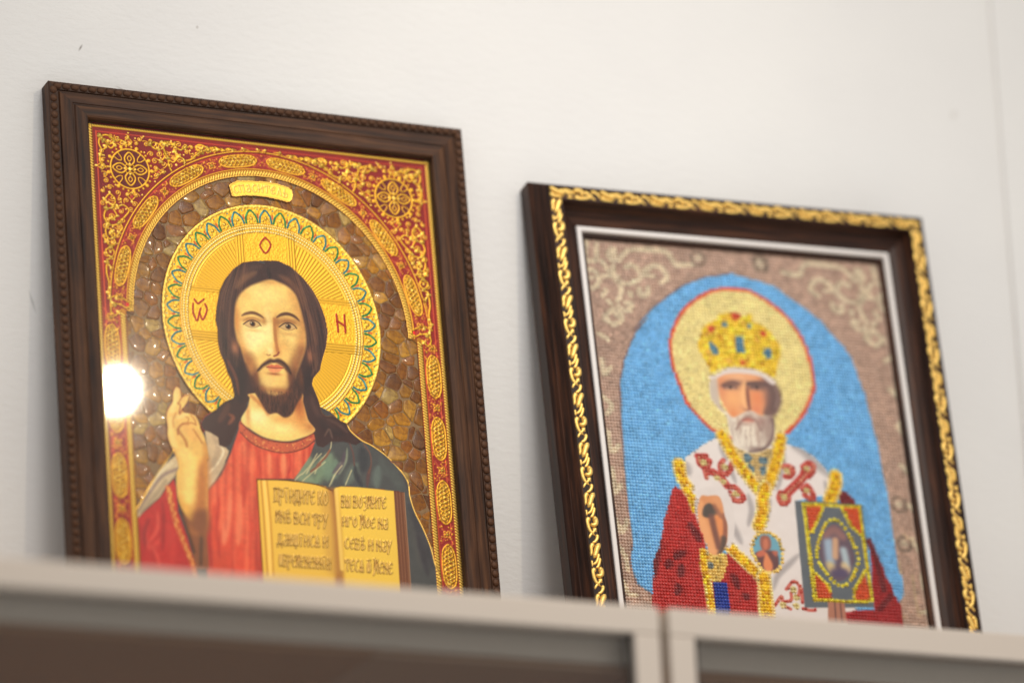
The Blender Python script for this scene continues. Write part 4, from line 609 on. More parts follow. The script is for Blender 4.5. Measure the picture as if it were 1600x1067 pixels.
    for P, w, col, a in (([(106.2,254.0),(104.0,263.3),(105.7,269.5)], 5, (226, 158, 104), .9), ([(105.6,270.2),(107.8,280.6),(110.5,293.0)], 9, (228, 160, 104), .9), ([(120.2,265.7),(120.6,274.1),(120.7,283.9)], 8, (222, 136, 76), .9), ([(114.0,264.7),(115.4,275.9),(117.2,289.8)], 5, (110, 66, 54), .9), ([(125.5,262.5),(124.6,275.3),(121.8,286.7)], 4, (128, 74, 58), .8), ([(118.0,255.3),(121.3,262.1),(125.2,265.4)], 4, (150, 94, 68), .8), ([(122.3,282.4),(120.6,291.0),(117.9,295.3)], 5, (80, 62, 52), .9), ([(119.4,249.5),(122.3,254.3)], 5, (214, 146, 96), .8)): c.stroke(P, w, col, f=w*.35, a=a, clip=hk)
    # medallion on the chest
    MD = [(151.3,276.4),(155.7,275.0),(162.1,275.0),(166.7,278.2),(169.5,283.6),(170.2,292.0),(168.9,299.2),(164.5,305.7),(157.8,308.2),(152.3,307.2),(148.8,301.8),(145.8,295.0),(144.7,289.4),(147.0,282.3)]
    c.fill(MD, (104, 158, 176), f=.5); nob(MD); mk = c.mask(MD, .5)
    for P, col in (([(152.9,280.5),(155.4,277.5),(160.3,277.9),(161.8,282.7),(160.4,288.4),(155.8,290.8),(152.7,287.5)], (150, 84, 66)), ([(147.0,293.5),(151.5,291.1),(157.3,290.0),(163.7,290.3),(166.6,295.1),(164.5,305.7),(155.0,308.4),(148.7,302.5)], (96, 56, 56)), ([(148.5,292.7),(153.9,289.6),(157.0,292.9),(153.1,295.2),(148.9,295.5)], (192, 100, 74)), ([(161.5,290.5),(166.5,290.2),(164.5,294.5)], (176, 92, 70)), ([(156.3,292.2),(159.3,296.9),(160.8,301.8),(159.4,306.7),(155.0,307.7),(152.9,302.2)], (216, 128, 80)), ([(155.6,281.7),(158.6,280.1),(159.3,285.7),(156.7,289.4),(154.8,287.4)], (190, 108, 78))): c.fill(P, col, f=1.2, clip=mk)
    for x, y in spl(MD, True, 2): c.dot(x, y, 1.5, (230, 196, 104)); d = np.hypot(X-x, Y-y); bead[d < 1.6] = 1; shine[d < 1.6] = .8
    # the gospel book
    BK = [(186.6,246.1),(244.3,244.8),(242.5,332.5),(183.3,336.0)]; c.fill(BK, (86, 92, 98), f=.5, smooth=False); nob(BK, False)
    c.fill([(203.9,328.3),(217.8,327.4),(217.3,347.9),(201.1,348.8)], (166, 108, 84), f=.8, smooth=False); nob([(203.9,328.3),(217.8,327.4),(217.3,347.9),(201.1,348.8)], False)
    for P in ([(209.5,329.1),(208.2,347.2)], [(214.2,328.8),(213.4,346.9)]): c.stroke(P, 1.2, (98, 60, 52), f=.5)
    for P in ([(195.7,249.8),(209.7,248.8),(205.4,261.2),(196.0,273.0)], [(227.2,248.5),(241.2,248.5),(241.5,270.9),(233.6,265.4)], [(195.2,304.7),(198.9,309.6),(207.7,321.0),(205.8,328.7),(193.8,328.6)], [(238.7,303.8),(240.7,326.7),(226.9,326.7),(228.0,318.1)]): c.fill(P, (206, 84, 44), f=.5, smooth=False); yesb(P, False)
    YE = (222, 206, 50)
    def beadline(P, closed=False, r=1.5):
        PP = np.array(P); 
        if closed: PP = np.vstack([PP, PP[:1]])
        for a_, b_ in zip(PP[:-1], PP[1:]):
            n = max(1, int(np.hypot(*(b_-a_))/2.6))
            for k in range(n):
                x, y = a_+(b_-a_)*k/n; c.dot(x, y, r, YE if (k+int(x)) % 3 else (200, 176, 40)); d = np.hypot(X-x, Y-y); bead[d < r] = 1; shine[d < r] = .8
    beadline([(193.6,248.6),(241.2,248.0),(241.6,326.6),(219.6,328.8),(205.9,328.3),(192.8,329.1)], True); beadline([(209.9,250.5),(204.5,261.2),(196.4,273.8)]); beadline([(226.5,250.3),(231.9,264.6),(241.3,272.7)]); beadline([(194.4,304.8),(205.1,315.2),(207.4,323.6)]); beadline([(239.0,302.0),(228.0,318.1),(225.9,327.6)])
    OV = [(218.6,259.9),(224.3,263.4),(229.2,271.7),(232.9,282.7),(235.1,292.0),(231.3,300.8),(225.6,310.5),(218.0,315.7),(211.3,313.5),(206.2,306.6),(200.5,297.5),(199.7,287.3),(205.0,274.1),(211.2,263.4)]
    beadline(spl(OV, True, 2), True)
    ov = [(218.1,263.8),(223.8,266.9),(227.9,275.2),(230.8,285.4),(231.5,293.1),(227.8,301.0),(223.3,308.1),(216.8,311.9),(211.7,310.5),(208.2,304.8),(204.0,297.3),(201.7,288.9),(205.9,276.6),(211.5,267.7)]
    c.fill(ov, (92, 72, 84), f=.6); nob(ov); ok = c.mask(ov, .6)
    for P, w, col in (([(210.7,279.8),(210.4,288.4),(210.4,295.2)], 8, (156, 178, 196)), ([(222.9,285.9),(223.7,292.7),(223.9,297.8)], 6, (172, 190, 196)), ([(217.1,277.6),(215.9,286.3),(215.2,291.5)], 5, (208, 160, 120)), ([(209.0,273.0),(217.4,269.0),(223.7,273.8)], 7, (140, 98, 92)), ([(209.8,299.5),(210.2,302.9)], 7, (202, 178, 120)), ([(222.0,298.8),(224.2,302.1)], 6, (206, 178, 130)), ([(212.5,305.4),(221.2,304.8)], 7, (80, 66, 96))): c.stroke(P, w, col, f=w*.4, clip=ok, a=.9)
    return c, bead, shine

# ------------------------------------------------------------------ materials
def newmat(name):
    m = bpy.data.materials.new(name); m.use_nodes = True
    return m, m.node_tree, m.node_tree.nodes['Principled BSDF']
def node(t, kind, **k):
    n = t.nodes.new(kind)
    for a, v in k.items(): setattr(n, a, v)
    return n
def lin(c): 
    c = np.asarray(c, float)/255.; return np.where(c <= .04045, c/12.92, ((c+.055)/1.055)**2.4)
def rgba(c): return (*[float(v) for v in lin(c)], 1.)
def simple(name, c, rough=.5, metal=0., bump=0., scale=400, coat=0.):
    m, t, b = newmat(name); b.inputs['Base Color'].default_value = rgba(c); b.inputs['Roughness'].default_value = rough; b.inputs['Metallic'].default_value = metal; b.inputs['Coat Weight'].default_value = coat
    n = node(t, 'ShaderNodeTexNoise'); n.inputs['Scale'].default_value = scale; n.inputs['Detail'].default_value = 4
    tc = node(t, 'ShaderNodeTexCoord'); t.links.new(tc.outputs['Object'], n.inputs['Vector'])
    mr = node(t, 'ShaderNodeMapRange'); mr.inputs[3].default_value = max(0, rough-.08); mr.inputs[4].default_value = min(1, rough+.08)
    t.links.new(n.outputs['Fac'], mr.inputs[0]); t.links.new(mr.outputs[0], b.inputs['Roughness'])
    if bump:
        u = node(t, 'ShaderNodeBump'); u.inputs['Strength'].default_value = bump; u.inputs['Distance'].default_value = .001; t.links.new(n.outputs['Fac'], u.inputs['Height']); t.links.new(u.outputs[0], b.inputs['Normal'])
    return m
def wood(name, dark, mid, light, axis, rough=.42):
    m, t, b = newmat(name)
    tc = node(t, 'ShaderNodeTexCoord'); mp = node(t, 'ShaderNodeMapping'); mp.inputs['Scale'].default_value = (14, 260, 260) if axis == 'x' else (260, 260, 14)
    n = node(t, 'ShaderNodeTexNoise'); n.inputs['Scale'].default_value = 1.; n.inputs['Detail'].default_value = 6; n.inputs['Roughness'].default_value = .62
    n2 = node(t, 'ShaderNodeTexNoise'); n2.inputs['Scale'].default_value = 28; n2.inputs['Detail'].default_value = 3
    r = node(t, 'ShaderNodeValToRGB'); r.color_ramp.elements[0].position = .34; r.color_ramp.elements[0].color = rgba(dark); r.color_ramp.elements[1].position = .74; r.color_ramp.elements[1].color = rgba(light)
    e = r.color_ramp.elements.new(.52); e.color = rgba(mid)
    mx = node(t, 'ShaderNodeMixRGB', blend_type='MULTIPLY'); mx.inputs[0].default_value = .5
    t.links.new(tc.outputs['Object'], mp.inputs[0]); t.links.new(mp.outputs[0], n.inputs['Vector']); t.links.new(tc.outputs['Object'], n2.inputs['Vector'])
    t.links.new(n.outputs['Fac'], r.inputs[0]); t.links.new(r.outputs[0], mx.inputs[1]); t.links.new(n2.outputs['Fac'], mx.inputs[2]); t.links.new(mx.outputs[0], b.inputs['Base Color'])
    mr = node(t, 'ShaderNodeMapRange'); mr.inputs[3].default_value = rough-.1; mr.inputs[4].default_value = rough+.15; b.inputs['Specular IOR Level'].default_value = .25; t.links.new(n.outputs['Fac'], mr.inputs[0]); t.links.new(mr.outputs[0], b.inputs['Roughness'])
    u = node(t, 'ShaderNodeBump'); u.inputs['Strength'].default_value = .25; u.inputs['Distance'].default_value = .0006; t.links.new(n.outputs['Fac'], u.inputs['Height']); t.links.new(u.outputs[0], b.inputs['Normal'])
    return m
def pane_mat(name, tint=(1, 1, 1), rough=0., ior=1.45, haze=.0):
    m = bpy.data.materials.new(name); m.use_nodes = True; t = m.node_tree; t.nodes.clear()
    o = node(t, 'ShaderNodeOutputMaterial'); mx = node(t, 'ShaderNodeMixShader'); f = node(t, 'ShaderNodeFresnel'); f.inputs[0].default_value = ior
    a = node(t, 'ShaderNodeBsdfTransparent'); a.inputs[0].default_value = (*tint, 1); g = node(t, 'ShaderNodeBsdfGlossy'); g.inputs['Roughness'].default_value = rough
    g2 = node(t, 'ShaderNodeBsdfGlossy'); g2.inputs['Roughness'].default_value = .16; gm = node(t, 'ShaderNodeMixShader'); gm.inputs[0].default_value = haze; t.links.new(g.outputs[0], gm.inputs[1]); t.links.new(g2.outputs[0], gm.inputs[2]); g = gm
    t.links.new(f.outputs[0], mx.inputs[0]); t.links.new(a.outputs[0], mx.inputs[1]); t.links.new(g.outputs[0], mx.inputs[2]); t.links.new(mx.outputs[0], o.inputs[0])
    return m
def printed(name, rough, coat=0., metal=None, spec=.5):
    m, t, b = newmat(name)
    a = node(t, 'ShaderNodeAttribute', attribute_name='Col'); t.links.new(a.outputs['Color'], b.inputs['Base Color'])
    if metal is None:
        a2 = node(t, 'ShaderNodeAttribute', attribute_name='Met'); k = node(t, 'ShaderNodeMath', operation='MULTIPLY'); k.inputs[1].default_value = .74; t.links.new(a2.outputs['Fac'], k.inputs[0]); t.links.new(k.outputs[0], b.inputs['Metallic'])
    else: b.inputs['Metallic'].default_value = metal
    b.inputs['Roughness'].default_value = rough; b.inputs['Coat Weight'].default_value = coat; b.inputs['Coat Roughness'].default_value = .12; b.inputs['Specular IOR Level'].default_value = spec
    return m
def wall_mat():
    m, t, b = newmat('painted_plaster'); b.inputs['Roughness'].default_value = .75
    tc = node(t, 'ShaderNodeTexCoord'); n = node(t, 'ShaderNodeTexNoise'); n.inputs['Scale'].default_value = 170; n.inputs['Detail'].default_value = 5; n.inputs['Roughness'].default_value = .6
    mp = node(t, 'ShaderNodeMapping'); mp.inputs['Scale'].default_value = (.55, 1, 1.25); t.links.new(tc.outputs['Object'], mp.inputs[0]); t.links.new(mp.outputs[0], n.inputs['Vector'])
    n2 = node(t, 'ShaderNodeTexNoise'); n2.inputs['Scale'].default_value = 6; n2.inputs['Detail'].default_value = 3; t.links.new(tc.outputs['Object'], n2.inputs['Vector'])
    r = node(t, 'ShaderNodeValToRGB'); r.color_ramp.elements[0].position = .3; r.color_ramp.elements[0].color = rgba((225, 223, 221)); r.color_ramp.elements[1].position = .7; r.color_ramp.elements[1].color = rgba((231, 229, 226)); t.links.new(n2.outputs['Fac'], r.inputs[0])
    last = r.outputs[0]
    for (x, z, sx, sz, ang, c, amt) in ((.0300, .4915, .0011, .0040, .5, (120, 112, 104), .6), (.1255, .520, .0012, .0016, 0, (150, 142, 132), .6), (.7918, .5253, .0030, .0050, .6, (170, 160, 148), .3), (-.012, .285, .0016, .011, -.3, (150, 148, 146), .3), (.062, .462, .006, .0011, .4, (176, 170, 164), .5)):
        q = node(t, 'ShaderNodeMapping', vector_type='TEXTURE'); q.inputs['Location'].default_value = (x, 0, z+Z0); q.inputs['Rotation'].default_value = (0, ang, 0); q.inputs['Scale'].default_value = (sx, 1, sz)
        t.links.new(tc.outputs['Object'], q.inputs[0]); g = node(t, 'ShaderNodeTexGradient', gradient_type='SPHERICAL'); t.links.new(q.outputs[0], g.inputs[0])
        k = node(t, 'ShaderNodeMath', operation='MULTIPLY'); k.inputs[1].default_value = amt*1.6; k.use_clamp = True; t.links.new(g.outputs['Fac'], k.inputs[0])
        mx = node(t, 'ShaderNodeMixRGB'); mx.inputs[2].default_value = rgba(c); t.links.new(k.outputs[0], mx.inputs[0]); t.links.new(last, mx.inputs[1]); last = mx.outputs[0]
    t.links.new(last, b.inputs['Base Color'])
    u = node(t, 'ShaderNodeBump'); u.inputs['Strength'].default_value = .5; u.inputs['Distance'].default_value = .0012; t.links.new(n.outputs['Fac'], u.inputs['Height']); t.links.new(u.outputs[0], b.inputs['Normal'])
    return m
def amber_mat():
    m, t, b = newmat('amber'); oi = node(t, 'ShaderNodeObjectInfo'); tc = node(t, 'ShaderNodeTexCoord')
    n = node(t, 'ShaderNodeTexNoise'); n.inputs['Scale'].default_value = 150; n.inputs['Detail'].default_value = 4; n.inputs['Distortion'].default_value = 1.2; t.links.new(tc.outputs['Object'], n.inputs['Vector'])
    r = node(t, 'ShaderNodeValToRGB'); r.color_ramp.elements[0].position = .35; r.color_ramp.elements[0].color = (.55, .42, .26, 1); r.color_ramp.elements[1].position = .62; r.color_ramp.elements[1].color = (1.2, 1.15, .95, 1); t.links.new(n.outputs['Fac'], r.inputs[0])
    mx = node(t, 'ShaderNodeMixRGB', blend_type='MULTIPLY'); mx.inputs[0].default_value = 1; t.links.new(oi.outputs['Color'], mx.inputs[1]); t.links.new(r.outputs[0], mx.inputs[2]); t.links.new(mx.outputs[0], b.inputs['Base Color'])
    b.inputs['Coat Weight'].default_value = .12; b.inputs['Coat Roughness'].default_value = .06; b.inputs['Roughness'].default_value = .3; b.inputs['Specular IOR Level'].default_value = .2; b.inputs['Metallic'].default_value = .0
    return m
MAT = {
 'wall': wall_mat(), 'wood_x': wood('dark_wood_across', (44, 26, 16), (82, 52, 33), (116, 78, 50), 'x', .55), 'wood_z': wood('dark_wood_upright', (44, 26, 16), (82, 52, 33), (116, 78, 50), 'z', .55),
 'wal_x': wood('walnut_across', (34, 18, 12), (62, 36, 24), (104, 62, 38), 'x', .45), 'wal_z': wood('walnut_upright', (34, 18, 12), (62, 36, 24), (104, 62, 38), 'z', .45),
 'gilt': simple('gilt', (246, 206, 116), .46, .8, .2, 500), 'fillet': simple('white_lacquer', (226, 220, 216), .45), 'alu': simple('champagne_aluminium', (214, 200, 186), .42, .15, .0, 900),
 'dark': simple('dark_gasket', (40, 34, 30), .6), 'board': simple('grey_board', (214, 214, 208), .5), 'brown': simple('brown_board', (204, 166, 126), .5), 'beige': simple('beige_board', (214, 190, 164), .5), 'back': simple('backing_card', (60, 44, 34), .8),
 'foil': printed('printed_foil', .44, spec=.2), 'ink': printed('printed_figure', .42, 0., spec=.2), 'cloth': printed('printed_satin', .6, metal=0.), 'bead': printed('glass_beads', .24, .35), 'amber': amber_mat(), 'grout': simple('amber_ground', (134, 98, 46), .5, .0, .4, 300),
 'pane': pane_mat('picture_glass', ior=1.22, haze=.2, rough=.036), 'dglass': pane_mat('door_glass', (.92, .89, .86)),
}

# ------------------------------------------------------------------ object helpers
def link(name, me, mat=None, parent=None):
    o = bpy.data.objects.new(name, me); col.objects.link(o)
    if mat is not None and me is not None and not me.materials: me.materials.append(MAT[mat])
    if parent is not None: o.parent = parent
    return o
def tag(o, label=None, cat=None, group=None, kind=None):
    for k, v in (('label', label), ('category', cat), ('group', group), ('kind', kind)):
        if v: o[k] = v
    return o
def pydata(name, V, F, smooth=False):
    me = bpy.data.meshes.new(name); me.from_pydata([tuple(v) for v in V], [], [tuple(f) for f in F]); me.update()
    if smooth: me.polygons.foreach_set('use_smooth', [True]*len(me.polygons))
    return me
def fix(me):
    bm = bmesh.new(); bm.from_mesh(me); bmesh.ops.recalc_face_normals(bm, faces=bm.faces); bm.to_mesh(me); bm.free(); return me
def box(name, x0, x1, y0, y1, z0, z1, mat, parent=None, bev=.0012):
    bm = bmesh.new(); bmesh.ops.create_cube(bm, size=1)
    for v in bm.verts: v.co = Vector(((x0+x1)/2+v.co.x*(x1-x0), (y0+y1)/2+v.co.y*(y1-y0), (z0+z1)/2+v.co.z*(z1-z0)))
    if bev: bmesh.ops.bevel(bm, geom=bm.edges[:], offset=bev, segments=2, affect='EDGES', profile=.6)
    me = bpy.data.meshes.new(name); bm.to_mesh(me); bm.free()
    return link(name, me, mat, parent)

# ------------------------------------------------------------------ the setting
wall = box('wall', -2.6, .834, 0, .12, 0, 3.6, 'wall', bev=0); tag(wall, kind='structure')
wall2 = box('wall_right', .834, 2.6, -.0035, .12, 0, 3.6, 'wall', bev=.002); tag(wall2, kind='structure')

# ------------------------------------------------------------------ the cabinet
cab = link('display_cabinet', None); cab.location = (.33, -.14, 0); tag(cab, 'beige framed cabinet with glass doors that carries the two framed pictures', 'cabinet')
inv = Matrix.Translation(-cab.location)
def cbox(*a, **k):
    o = box(*a, **k); o.data.transform(inv); return o
CX0, CX1 = -.215, .862; FY = -.34; ZT = Z0-.0165
cbox('top_panel', CX0, CX1, FY+.0265, -.004, ZT-.034, ZT, 'brown', cab); cbox('edge_band', CX0, CX1, FY+.0235, FY+.026, ZT-.034, ZT+.0028, 'board', cab)
cbox('lining_panel', CX0+.019, .118, FY+.03, -.013, ZT-.037, ZT-.0345, 'brown', cab); cbox('lining_panel', .1185, .3145, FY+.03, -.013, ZT-.037, ZT-.0345, 'beige', cab); cbox('lining_panel', .3335, CX1-.019, FY+.03, -.013, ZT-.037, ZT-.0345, 'brown', cab)
cbox('side_panel', CX0, CX0+.018, FY+.0235, -.004, .08, ZT-.0345, 'brown', cab); cbox('side_panel', CX1-.018, CX1, FY+.0235, -.004, .08, ZT-.0345, 'brown', cab)
cbox('back_panel', CX0+.0185, .215, -.012, -.0045, .08, ZT-.0345, 'brown', cab); cbox('back_panel', .2155, CX1-.0185, -.012, -.0045, .08, ZT-.0345, 'beige', cab)
cbox('divider', .315, .333, FY+.0245, -.0125, .08, ZT-.0345, 'brown', cab)
cbox('bottom_panel', CX0, CX1, FY+.0235, -.004, .062, .0795, 'brown', cab); cbox('plinth', CX0+.02, CX1-.02, FY+.05, -.02, 0, .0615, 'brown', cab)
cbox('shelf', CX0+.0185, .3145, FY+.04, -.0125, ZT-.42, ZT-.402, 'brown', cab); cbox('shelf', .3335, CX1-.0185, FY+.04, -.0125, ZT-.42, ZT-.402, 'beige', cab)
for x0, x1 in ((CX0, .3200), (.3276, CX1)):
    d = link('door', None, None, cab); d.location = Vector(((x0+x1)/2, FY+.011, .085))-cab.location; iv = Matrix.Translation(-Vector(d.location)-cab.location)
    zt, zb, wd = ZT+.003, .085, .0195
    for nm, a in (('rail', (x0, x1, FY, FY+.021, zt-wd, zt)), ('rail', (x0, x1, FY, FY+.021, zb, zb+wd)), ('stile', (x0, x0+wd, FY+.0002, FY+.0208, zb+wd+.0002, zt-wd-.0002)), ('stile', (x1-wd, x1, FY+.0002, FY+.0208, zb+wd+.0002, zt-wd-.0002))):
        o = box(nm, *a, 'alu', d, bev=.0014); o.data.transform(iv)
    for nm, a in (('gasket', (x0+wd+.0002, x0+wd+.0035, FY+.004, FY+.012, zb+wd+.001, zt-wd-.001)), ('gasket', (x1-wd-.0035, x1-wd-.0002, FY+.004, FY+.012, zb+wd+.001, zt-wd-.001))):
        o = box(nm, *a, 'dark', d, bev=0); o.data.transform(iv)
    o = box('glass_pane', x0+wd+.0036, x1-wd-.0036, FY+.006, FY+.010, zb+wd+.001, zt-wd-.001, 'dglass', d, bev=0); o.data.transform(iv)

# ------------------------------------------------------------------ mitred picture-frame rails (profile: inset from the outer edge, depth; millimetres)
def rails(root, prof, W, H, mats, name='frame_rail'):
    out = []
    for side in ('top', 'bottom', 'left', 'right'):
        V = []
        for u, d in prof:
            if side == 'top': a, b = (u, u), (W-u, u)
            elif side == 'bottom': a, b = (u, H-u), (W-u, H-u)
            elif side == 'left': a, b = (u, u), (u, H-u)
            else: a, b = (W-u, u), (W-u, H-u)
            g = .06
            if side in ('top', 'bottom'): a, b = (a[0]+g, a[1]), (b[0]-g, b[1])
            V += [((a[0]-W/2)/1000, d/1000, (H-a[1])/1000), ((b[0]-W/2)/1000, d/1000, (H-b[1])/1000)]
        n = len(prof); F = [(2*i, 2*i+1, 2*((i+1) % n)+1, 2*((i+1) % n)) for i in range(n)]
        F += [tuple(2*i for i in range(n)), tuple(2*i+1 for i in range(n))[::-1]]
        me = fix(pydata(name, V, F)); out.append(link(name, me, mats[0] if side in ('top', 'bottom') else mats[1], root))
    return out
def sheet_mesh(name, c, sel, W, H, base, scale=1., mul=1.):
    """the grid cells of a painted canvas that are selected, as one relief mesh"""
    cell = sel[:-1, :-1] | sel[1:, 1:] | sel[1:, :-1] | sel[:-1, 1:]
    j, i = np.nonzero(cell); w_ = c.w
    q = np.stack([j*w_+i, j*w_+i+1, (j+1)*w_+i+1, (j+1)*w_+i], 1)
    used, invx = np.unique(q, return_inverse=True); q = invx.reshape(q.shape)
    uj, ui = used//w_, used % w_
    V = np.stack([(c.S[ui]-W/2)/1000, (base-c.hgt[uj, ui]*scale)/1000, (H-c.T[uj])/1000], 1)
    me = bpy.data.meshes.new(name); me.vertices.add(len(V)); me.vertices.foreach_set('co', V.ravel())
    me.loops.add(q.size); me.loops.foreach_set('vertex_index', q[:, ::-1].ravel().astype(np.int32)); me.polygons.add(len(q)); me.polygons.foreach_set('loop_start', np.arange(0, q.size, 4, dtype=np.int32)); me.polygons.foreach_set('loop_total', np.full(len(q), 4, np.int32))
    me.update(calc_edges=True); me.polygons.foreach_set('use_smooth', [True]*len(q))
    C = np.ones((len(V), 4)); C[:, :3] = np.clip(lin(np.clip(c.rgb[uj, ui], 0, 1)*255)*mul, 0, 1)
    a = me.attributes.new('Col', 'FLOAT_COLOR', 'POINT'); a.data.foreach_set('color', C.ravel().astype(np.float32))
    a = me.attributes.new('Met', 'FLOAT', 'POINT'); a.data.foreach_set('value', c.met[uj, ui].astype(np.float32))
    return me

# ------------------------------------------------------------------ left picture: gilded print in a notched wooden frame
WL, HL = 340., 472.4; LEAN = 4.9909
left = link('framed_picture', None); left.location = (-.0019+WL/2000, -.016-HL/1000*math.sin(math.radians(LEAN)), Z0+.456-HL/1000*math.cos(math.radians(LEAN))); left.rotation_euler = (-math.radians(LEAN), 0, 0)
tag(left, 'gold and red icon of a haloed man with open book in notched brown wooden frame', 'picture frame', 'framed pictures on the cabinet')
profL = [(0, 15.5), (0, 1.6), (.6, .9), (6.6, .9), (7., 2.), (7.8, 2.), (8.6, .4), (12, -.6), (17.2, -1.7), (17.8, -1.1), (18.6, -1.2), (19.6, -2.4), (24, -3.4), (27.4, -3.5), (28.6, -3.), (29.3, -1.6), (29.3, 4.4), (29.3, 15.5)]
RL = rails(left, profL, WL, HL, ('wood_x', 'wood_z'))
def lump():                                    # one carved bead of the notched edge
    V, F = [], []; n = 10
    for k, (rr, zz) in enumerate(((1., 0.), (.93, .75), (.62, 1.45), (.0, 1.7))):
        if rr == 0: V.append((0, -zz/1000, 0)); break
        for a in range(n):
            an = a*2*math.pi/n; ca, sa = math.cos(an), math.sin(an); e = .75
            V.append((3.25*rr*math.copysign(abs(ca)**e, ca)/1000, -zz/1000, 2.75*rr*math.copysign(abs(sa)**e, sa)/1000))
    for r_ in range(2):
        for a in range(n): F.append((r_*n+a, r_*n+(a+1) % n, (r_+1)*n+(a+1) % n, (r_+1)*n+a))
    for a in range(n): F.append((2*n+a, 2*n+(a+1) % n, 3*n))
    return fix(pydata('carved_bead', V, F, True))
lm = lump(); lmx, lmz = lm, lm.copy(); lmx.materials.append(MAT['wood_x']); lmz.materials.append(MAT['wood_z'])
nx, nz = 48, 67
for k in range(nx):
    s = 3.5+(WL-7)*(k+.5)/nx
    for r_, t_ in ((RL[0], 3.6), (RL[1], HL-3.6)): o = link('carved_bead', lmx, None, r_); o.location = ((s-WL/2)/1000, .0009, (HL-t_)/1000); o.rotation_euler = (.12, .10, 0)
for k in range(nz):
    t_ = 3.5+(HL-7)*(k+.5)/nz
    for r_, s in ((RL[2], 3.6), (RL[3], WL-3.6)): o = link('carved_bead', lmz, None, r_); o.location = ((s-WL/2)/1000, .0009, (HL-t_)/1000); o.rotation_euler = (0, math.pi/2+.10, .12)
cv, reg = paint_gilded_print()
link('gilded_border', sheet_mesh('gilded_border', cv, reg == 0, WL, HL, 4., mul=.86), 'foil', left)
link('halo', sheet_mesh('halo', cv, reg == 2, WL, HL, 3.7, mul=.84), 'foil', left)
link('printed_figure', sheet_mesh('printed_figure', cv, reg == 3, WL, HL, 3.5, mul=1.18), 'ink', left)
link('open_book', sheet_mesh('open_book', cv, reg == 4, WL, HL, 3.2, mul=.9), 'foil', left)
link('title_plate', sheet_mesh('title_plate', cv, reg == 5, WL, HL, 3.2), 'foil', left)
def plate(name, s0, s1, t0, t1, d0, d1, W, H, mat, parent): return box(name, (s0-W/2)/1000, (s1-W/2)/1000, d0/1000, d1/1000, (H-t1)/1000, (H-t0)/1000, mat, parent, bev=0)
plate('amber_ground', 50, 292, 54, 441, 5., 5.6, WL, HL, 'grout', left)
plate('glass_pane', 28.6, WL-28.6, 28.6, HL-28.6, .2, 1.9, WL, HL, 'pane', left)
plate('backing_board', 28.6, WL-28.6, 28.6, HL-28.6, 5.8, 12., WL, HL, 'back', left)
# amber chips: cells of a jittered lattice, each its own stone
def amber_stones():
    pts = []; d = 11.2
    for r_ in range(int(380/(d*.87))):
        for q in range(int(250/d)+1):
            pts.append((50+q*d+(d/2 if r_ % 2 else 0)+rnd.uniform(-4.2, 4.2), 52+r_*d*.87+rnd.uniform(-4.2, 4.2)))
    A = np.array(pts); WT = [rnd.uniform(-2.6, 2.6) for _ in pts]; pal = [(172, 112, 20), (190, 132, 26), (150, 92, 16), (204, 150, 50), (162, 102, 18), (178, 116, 20), (128, 76, 14), (198, 164, 92), (186, 128, 20), (158, 96, 18)]
    for k, (x, y) in enumerate(pts):
        i, j = int((x-cv.s0)/cv.res), int((y-cv.t0)/cv.res)
        if not (0 <= i < cv.w and 0 <= j < cv.h): continue
        j0, j1, i0, i1 = max(0, j-9), min(cv.h, j+10), max(0, i-9), min(cv.w, i+10)
        if (reg[j0:j1, i0:i1] == 1).mean() < .12: continue
        poly = [Vector((x+9*math.cos(a), y+9*math.sin(a))) for a in np.linspace(0, 2*math.pi, 15)[:-1]]
        D = np.hypot(A[:, 0]-x, A[:, 1]-y)
        for m in np.argsort(D)[1:14]:
            o = Vector(A[m]); c_ = Vector((x, y)); nrm = (o-c_); L = nrm.length; nrm /= L; lim = L/2+(WT[k]-WT[m])*.5-.3
            new = []
            for a in range(len(poly)):
                p, q = poly[a], poly[(a+1) % len(poly)]; dp, dq = (p-c_).dot(nrm)-lim, (q-c_).dot(nrm)-lim
                if dp <= 0: new.append(p)
                if dp*dq < 0: new.append(p+(q-p)*(dp/(dp-dq)))
            poly = new
            if len(poly) < 3: break
        if len(poly) < 3: continue
        R = []                                  # cut the corners once, so that the chips are rounded
        for a in range(len(poly)):
            p, q = poly[a], poly[(a+1) % len(poly)]; R += [p.lerp(q, .13), p.lerp(q, .87)]
        n = len(R); c_ = sum(R, Vector((0, 0)))/n; V = []
        h = rnd.uniform(.24, .4); tx, ty = rnd.uniform(-.06, .06), rnd.uniform(-.06, .06)
        for f, z in ((1., 0.), (.95, .7*h), (.78, .97*h)):
            for p in R: e = (p-c_)*f; V.append((e.x/1000, -(z+(e.x*tx+e.y*ty)*(1 if z else 0))/1000, -e.y/1000))
        V.append((0, -h/1000, 0)); F = []
        for b in range(2):
            for a in range(n): F.append((b*n+a, b*n+(a+1) % n, (b+1)*n+(a+1) % n, (b+1)*n+a))
        for a in range(n): F.append((2*n+a, 2*n+(a+1) % n, 3*n))
        o = link('amber_stone', fix(pydata('amber_stone', V, F, True)), 'amber', left)
        o.location = ((c_.x-WL/2)/1000, .0049, (HL-c_.y)/1000); cc = rnd.choice(pal); f = rnd.uniform(.62, 1.0); o.color = (*[min(1., float(v)*f) for v in lin(cc)], 1.)
amber_stones()

